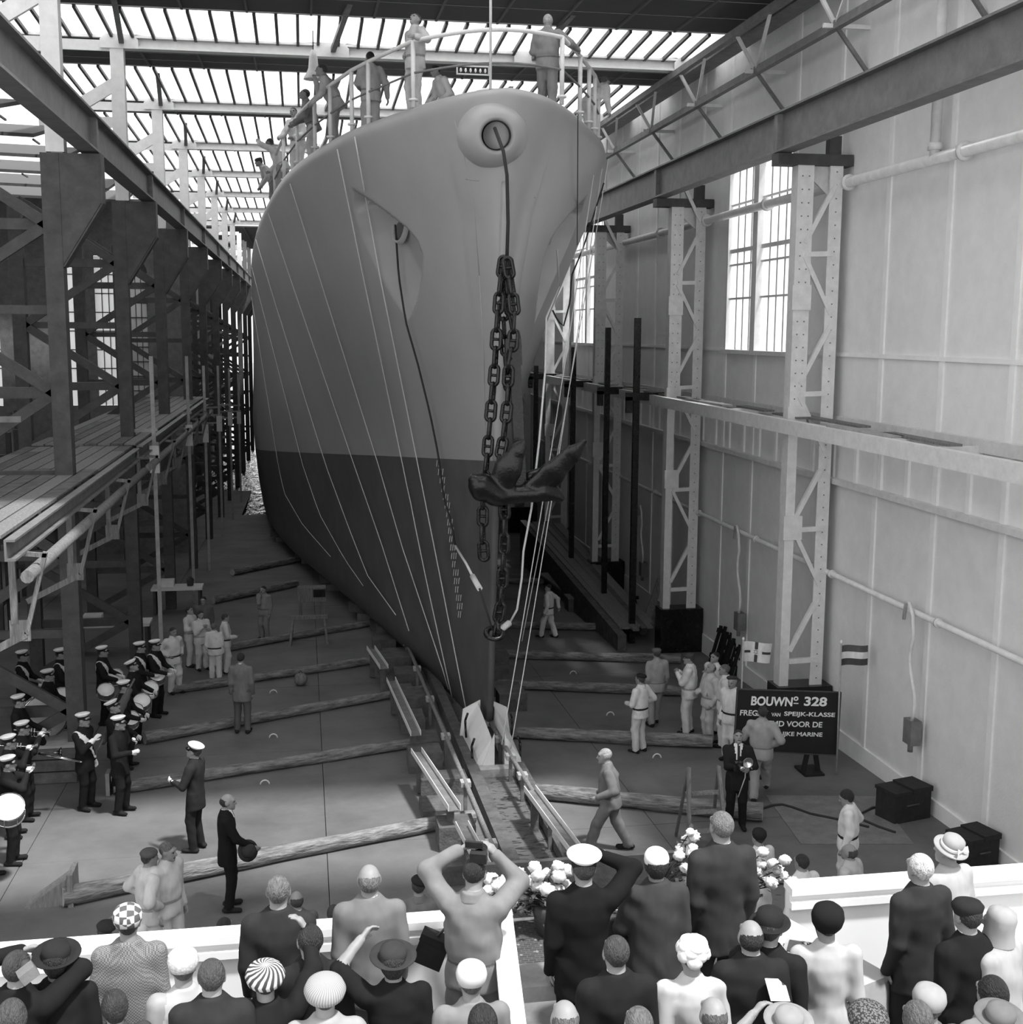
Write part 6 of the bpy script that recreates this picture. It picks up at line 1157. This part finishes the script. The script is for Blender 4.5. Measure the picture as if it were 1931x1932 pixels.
b = MB(); b.tube([(.45, 0, -.12), (.49, .025, -.13), (.45, .05, -.12)], .011, 6); b.build('slide_bow', 'brass', t); b = MB(); b.lathe([(.012, 0), (.02, .2), (.05, .3), (.09, .34)], 16, Matrix.Translation((-.2, .0, .08)) @ Matrix.Rotation(PI/2, 4, 'Y')); b.build('bell', 'brass', t)

# ================================================================== CROWD on the stand
def guest(label, px, py, Ht=1.7, rz=0.0, outfit='suit', top=.03, **k): return person(label, ons(px, py, Ht, ZP), rz, Ht, outfit, top, k.pop('bot', top), near=True, group='guests on the viewing stand', **k)
guest('naval officer in white cap saluting the ship', 1103, 1610, 1.80, D(-5), 'suit', .010, ra='salute', hat='naval', hair=.06, pole_r=(1, .1, -.1))
guest('woman in white turban and long dark coat', 1240, 1605, 1.68, D(0), 'coat', .045, hat=('turban', .75), hair=.03, la='front', ra='down', longhair=True)
guest('tall grey-haired man in charcoal suit, bareheaded', 1365, 1532, 1.86, D(5), 'suit', .035, hair=.16)
guest('older balding man in pale grey jacket at the left parapet', 697, 1632, 1.74, D(0), 'suit', .16, bald=True, hair=.14, bot=.14)
guest('grey-haired man in dark suit at the left parapet', 524, 1654, 1.74, D(-5), 'suit', .028, hair=.14)
guest('photographer in light sweater with camera held high', 893, 1622, 1.74, D(-20), 'overall', .19, la=(-.16, .2, 1.68), ra=(.13, .22, 1.66), pole_l=(-1, .0, .0), pole_r=(.5, -.1, -.8), hair=.02, bot=.17, head=(0, .25, 0), feet=((-.16, .0), (.14, .05)))
guest('woman in patchwork hat and tweed coat', 240, 1714, 1.64, D(5), 'coat', .2, topm='tweed', hat=('dome', 'patch_hat'), hair=.03)
guest('woman in broad black hat with a necklace', 105, 1783, 1.66, D(0), 'coat', .014, hat=('brim', .02), hair=.02, longhair=True)
guest('woman in pale furry hat with bare shoulders', 345, 1797, 1.62, D(10), 'dress', .42, hat=('dome', 'lace'), hair=.1, sk=.3, sleeve='none')
guest('man in dark jacket left of the striped hat, seen from behind', 398, 1812, 1.72, D(0), 'suit', .026, hair=.06)
guest('dark-haired man in dark suit behind the grey-haired one', 586, 1746, 1.72, D(10), 'suit', .02, hair=.02)
guest('woman in black and white striped hat waving', 500, 1822, 1.62, D(5), 'coat', .014, ra=(.3, .3, 1.78), hand_r=(-.5, .2, .8), hat=('big', 'stripe_hat'), hair=.03)
guest('woman in big knitted hat at the bottom edge', 613, 1848, 1.66, D(0), 'coat', .3, hat=('big', 'knit'), hair=.05)
guest('woman in dark woven hat with one hand raised', 742, 1786, 1.64, D(0), 'dress', .012, la=(-.2, .35, 1.6), hat=('brim', .035), hair=.03, sleeve='short', longhair=True)
guest('woman in pale cap-like hat and grey dress below the photographer', 890, 1822, 1.62, D(0), 'dress', .2, hat=('dome', .5), hair=.1)
guest('dark-haired woman at the bottom edge below the pale cap hat', 912, 1900, 1.62, D(10), 'coat', .05, hair=.02, longhair=True)
guest('dark-haired child before the tweed coat', 216, 1872, 1.5, D(20), 'dress', .05, hair=.03, longhair=True)
guest('guest at the left edge raising a cine camera', 28, 1796, 1.7, D(-15), 'suit', .012, la='camera', ra='camera', hair=.04)
guest('guest in pale coat at the bottom left corner', 20, 1890, 1.6, D(0), 'coat', .5, hair=.06, longhair=True)
guest('man with wavy hair and glasses behind the naval officer', 1165, 1768, 1.74, D(0), 'suit', .016, hair=.05)
guest('bald man at the bottom edge behind the naval officer', 1068, 1890, 1.7, D(0), 'suit', .03, bald=True, hair=.1)
guest('man with brushed-back hair at the bottom edge beside the bald head', 1208, 1903, 1.7, D(0), 'suit', .03, hair=.12)
guest('woman in white petal hat and pale dress', 1308, 1776, 1.62, D(0), 'dress', .5, hat=('petal', .75), hair=.1, sk=.3)
guest('bald man with bare crown at the bottom edge right of centre', 1350, 1884, 1.68, D(0), 'suit', .03, bald=True, hair=.08)
guest('bald man in dark suit before the draped table', 1420, 1738, 1.72, D(-5), 'suit', .02, bald=True, hair=.02)
guest('man in bowler hat half hidden behind the bald man', 1453, 1722, 1.72, D(-30), 'suit', .016, hat=('bowler', .02), hair=.04)
guest('woman in black hat and pale dress beside the table', 1563, 1716, 1.64, D(-10), 'dress', .42, hat=('tall', .012), hair=.02, sleeve='short')
guest('woman at the bottom edge lifting a programme', 1490, 1908, 1.6, D(0), 'dress', .4, la=(-.1, .35, 1.5), hat=('brim', .25), hair=.1, sleeve='short')
guest('white-haired man in dark suit at the right parapet', 1742, 1612, 1.74, D(12), 'suit', .03, hair=.6)
guest('woman in ribboned hat and pale coat at the right parapet', 1795, 1580, 1.66, D(25), 'coat', .38, hat=('ribbon', .3), hair=.2)
guest('man in black suit and side cap at the right edge', 1832, 1700, 1.72, D(10), 'suit', .012, hat=('cap', .02), hair=.03)
guest('woman in pale headscarf at the right edge', 1893, 1716, 1.64, D(35), 'coat', .34, hat=('scarf', .3), hair=.1)
guest('dark-haired woman in the bottom right corner', 1878, 1846, 1.62, D(10), 'coat', .2, hair=.012, longhair=True)
guest('woman in round grey hat at the bottom right', 1756, 1866, 1.64, D(5), 'coat', .12, hat=('dome', .28), hair=.1)
guest('woman with brown set hair at the bottom right', 1735, 1893, 1.6, D(0), 'coat', .16, hair=.1, longhair=True)
guest('woman in black net hat at the bottom edge', 1640, 1900, 1.6, D(0), 'dress', .6, hat=('big', 'dark_net'), hair=.02)
guest('person in grey felt hat in the bottom right corner', 1890, 1900, 1.62, D(0), 'coat', .1, hat=('brim', .14), hair=.1)
# things held by guests
p = onZ(903, 1618, 4.16); t = empty('press_camera', tuple(p)); t.rotation_euler = (.2, 0, -.35); tag(t, 'black camera held up by the photographer in the light sweater', 'camera'); b = MB(); b.box((-.06, -.02, -.04), (.06, .03, .04)); b.build('body', 'black_cloth', t); b = MB(); b.lathe([(.04, .05), (.045, .12), (.035, .13), (0, .12)], 16, Matrix.Rotation(-PI/2, 4, 'X')); b.build('lens', 'black_steel', t); b = MB(); b.box((-.1, .02, .06), (.03, .04, .11)); b.build('flash_shade', 'black_cloth', t)
p = onZ(816, 1790, 3.35); t = empty('camera_bag', tuple(p)); t.rotation_euler = (0, .35, -.3); tag(t, 'dark leather camera bag slung at the photographer\'s left hip', 'bag'); b = MB(); b.box((-.11, -.06, -.12), (.11, .06, .1)); b.build('body', 'black_cloth', t); b = MB(); b.box((-.115, -.065, .06), (.115, .065, .115)); b.build('flap', 'black_cloth', t); b = MB(); b.tube([(.0, 0, .1), (.06, -.06, .3), (.12, -.1, .5)], .01, 6); b.build('strap', 'mid_steel', t)
p = onZ(1467, 1868, 3.72); t = empty('programme', tuple(p)); t.rotation_euler = (.9, .35, .5); tag(t, 'white folded programme held up near the bottom edge', 'booklet'); b = MB(); b.box((-.1, -.07, 0), (.1, .07, .006)); b.build('cover', 'lettering', t); b = MB(); b.box((-.098, -.002, .006), (.098, .002, .008)); b.build('fold', 'pale_steel', t); b = MB(); b.box((.06, .03, .006), (.085, .05, .008)); b.build('printed_mark', 'dark_steel', t)
p = onZ(55, 1835, 4.05); t = empty('cine_camera', tuple(p)); tag(t, 'pale cine camera raised at the left edge', 'camera'); t.rotation_euler = (0, -.5, .4); b = MB(); b.box((-.06, -.04, -.035), (.045, .05, .035)); b.build('body', 'mid_steel', t); b = MB(); b.lathe([(.03, 0), (.034, .06), (.02, .065), (0, .05)], 14, Matrix.Translation((.0, .05, 0)) @ Matrix.Rotation(-PI/2, 4, 'X')); b.build('lens', 'dark_steel', t)
p = foot(1388, 1562); q = (p[0]-.09, p[1]-.33, p[2]+1.24); t = empty('flash_camera', tuple(q)); tag(t, 'camera with a flash lamp in the dark-suited photographer\'s hands', 'camera'); b = MB(); b.box((-.09, -.08, -.08), (.07, .02, .08)); b.build('body', 'black_steel', t); b = MB(); b.lathe([(.035, .08), (.04, .16), (.03, .17), (0, .16)], 14, Matrix.Rotation(PI/2, 4, 'X')); b.build('lens', 'chrome', t); b = MB(); b.lathe([(0, .05), (.05, .06), (.09, .1), (.085, .1), (.05, .07)], 16, Matrix.Translation((.1, -.05, .1)) @ Matrix.Rotation(PI/2, 4, 'X')); b.build('flash_reflector', 'chrome', t); b = MB(); b.tube([(.1, -.03, .08), (.1, -.03, -.2), (.0, 0, -.55)], .008, 6); b.build('flash_lead', 'white_steel', t)
p = flo(467, 1605, .95); t = empty('bowler_hat', tuple(p)); t.rotation_euler = (1.2, .3, .4); tag(t, 'dark round hat held by the balding man in black', 'hat'); b = MB(); b.lathe([(.1, 0), (.105, .06), (.09, .11), (.05, .135), (0, .14)], 24); b.build('crown', cloth(.04), t); b = MB(); b.lathe([(.09, 0), (.15, .0), (.16, .015), (.09, .01)], 24); b.build('brim', cloth(.04), t)
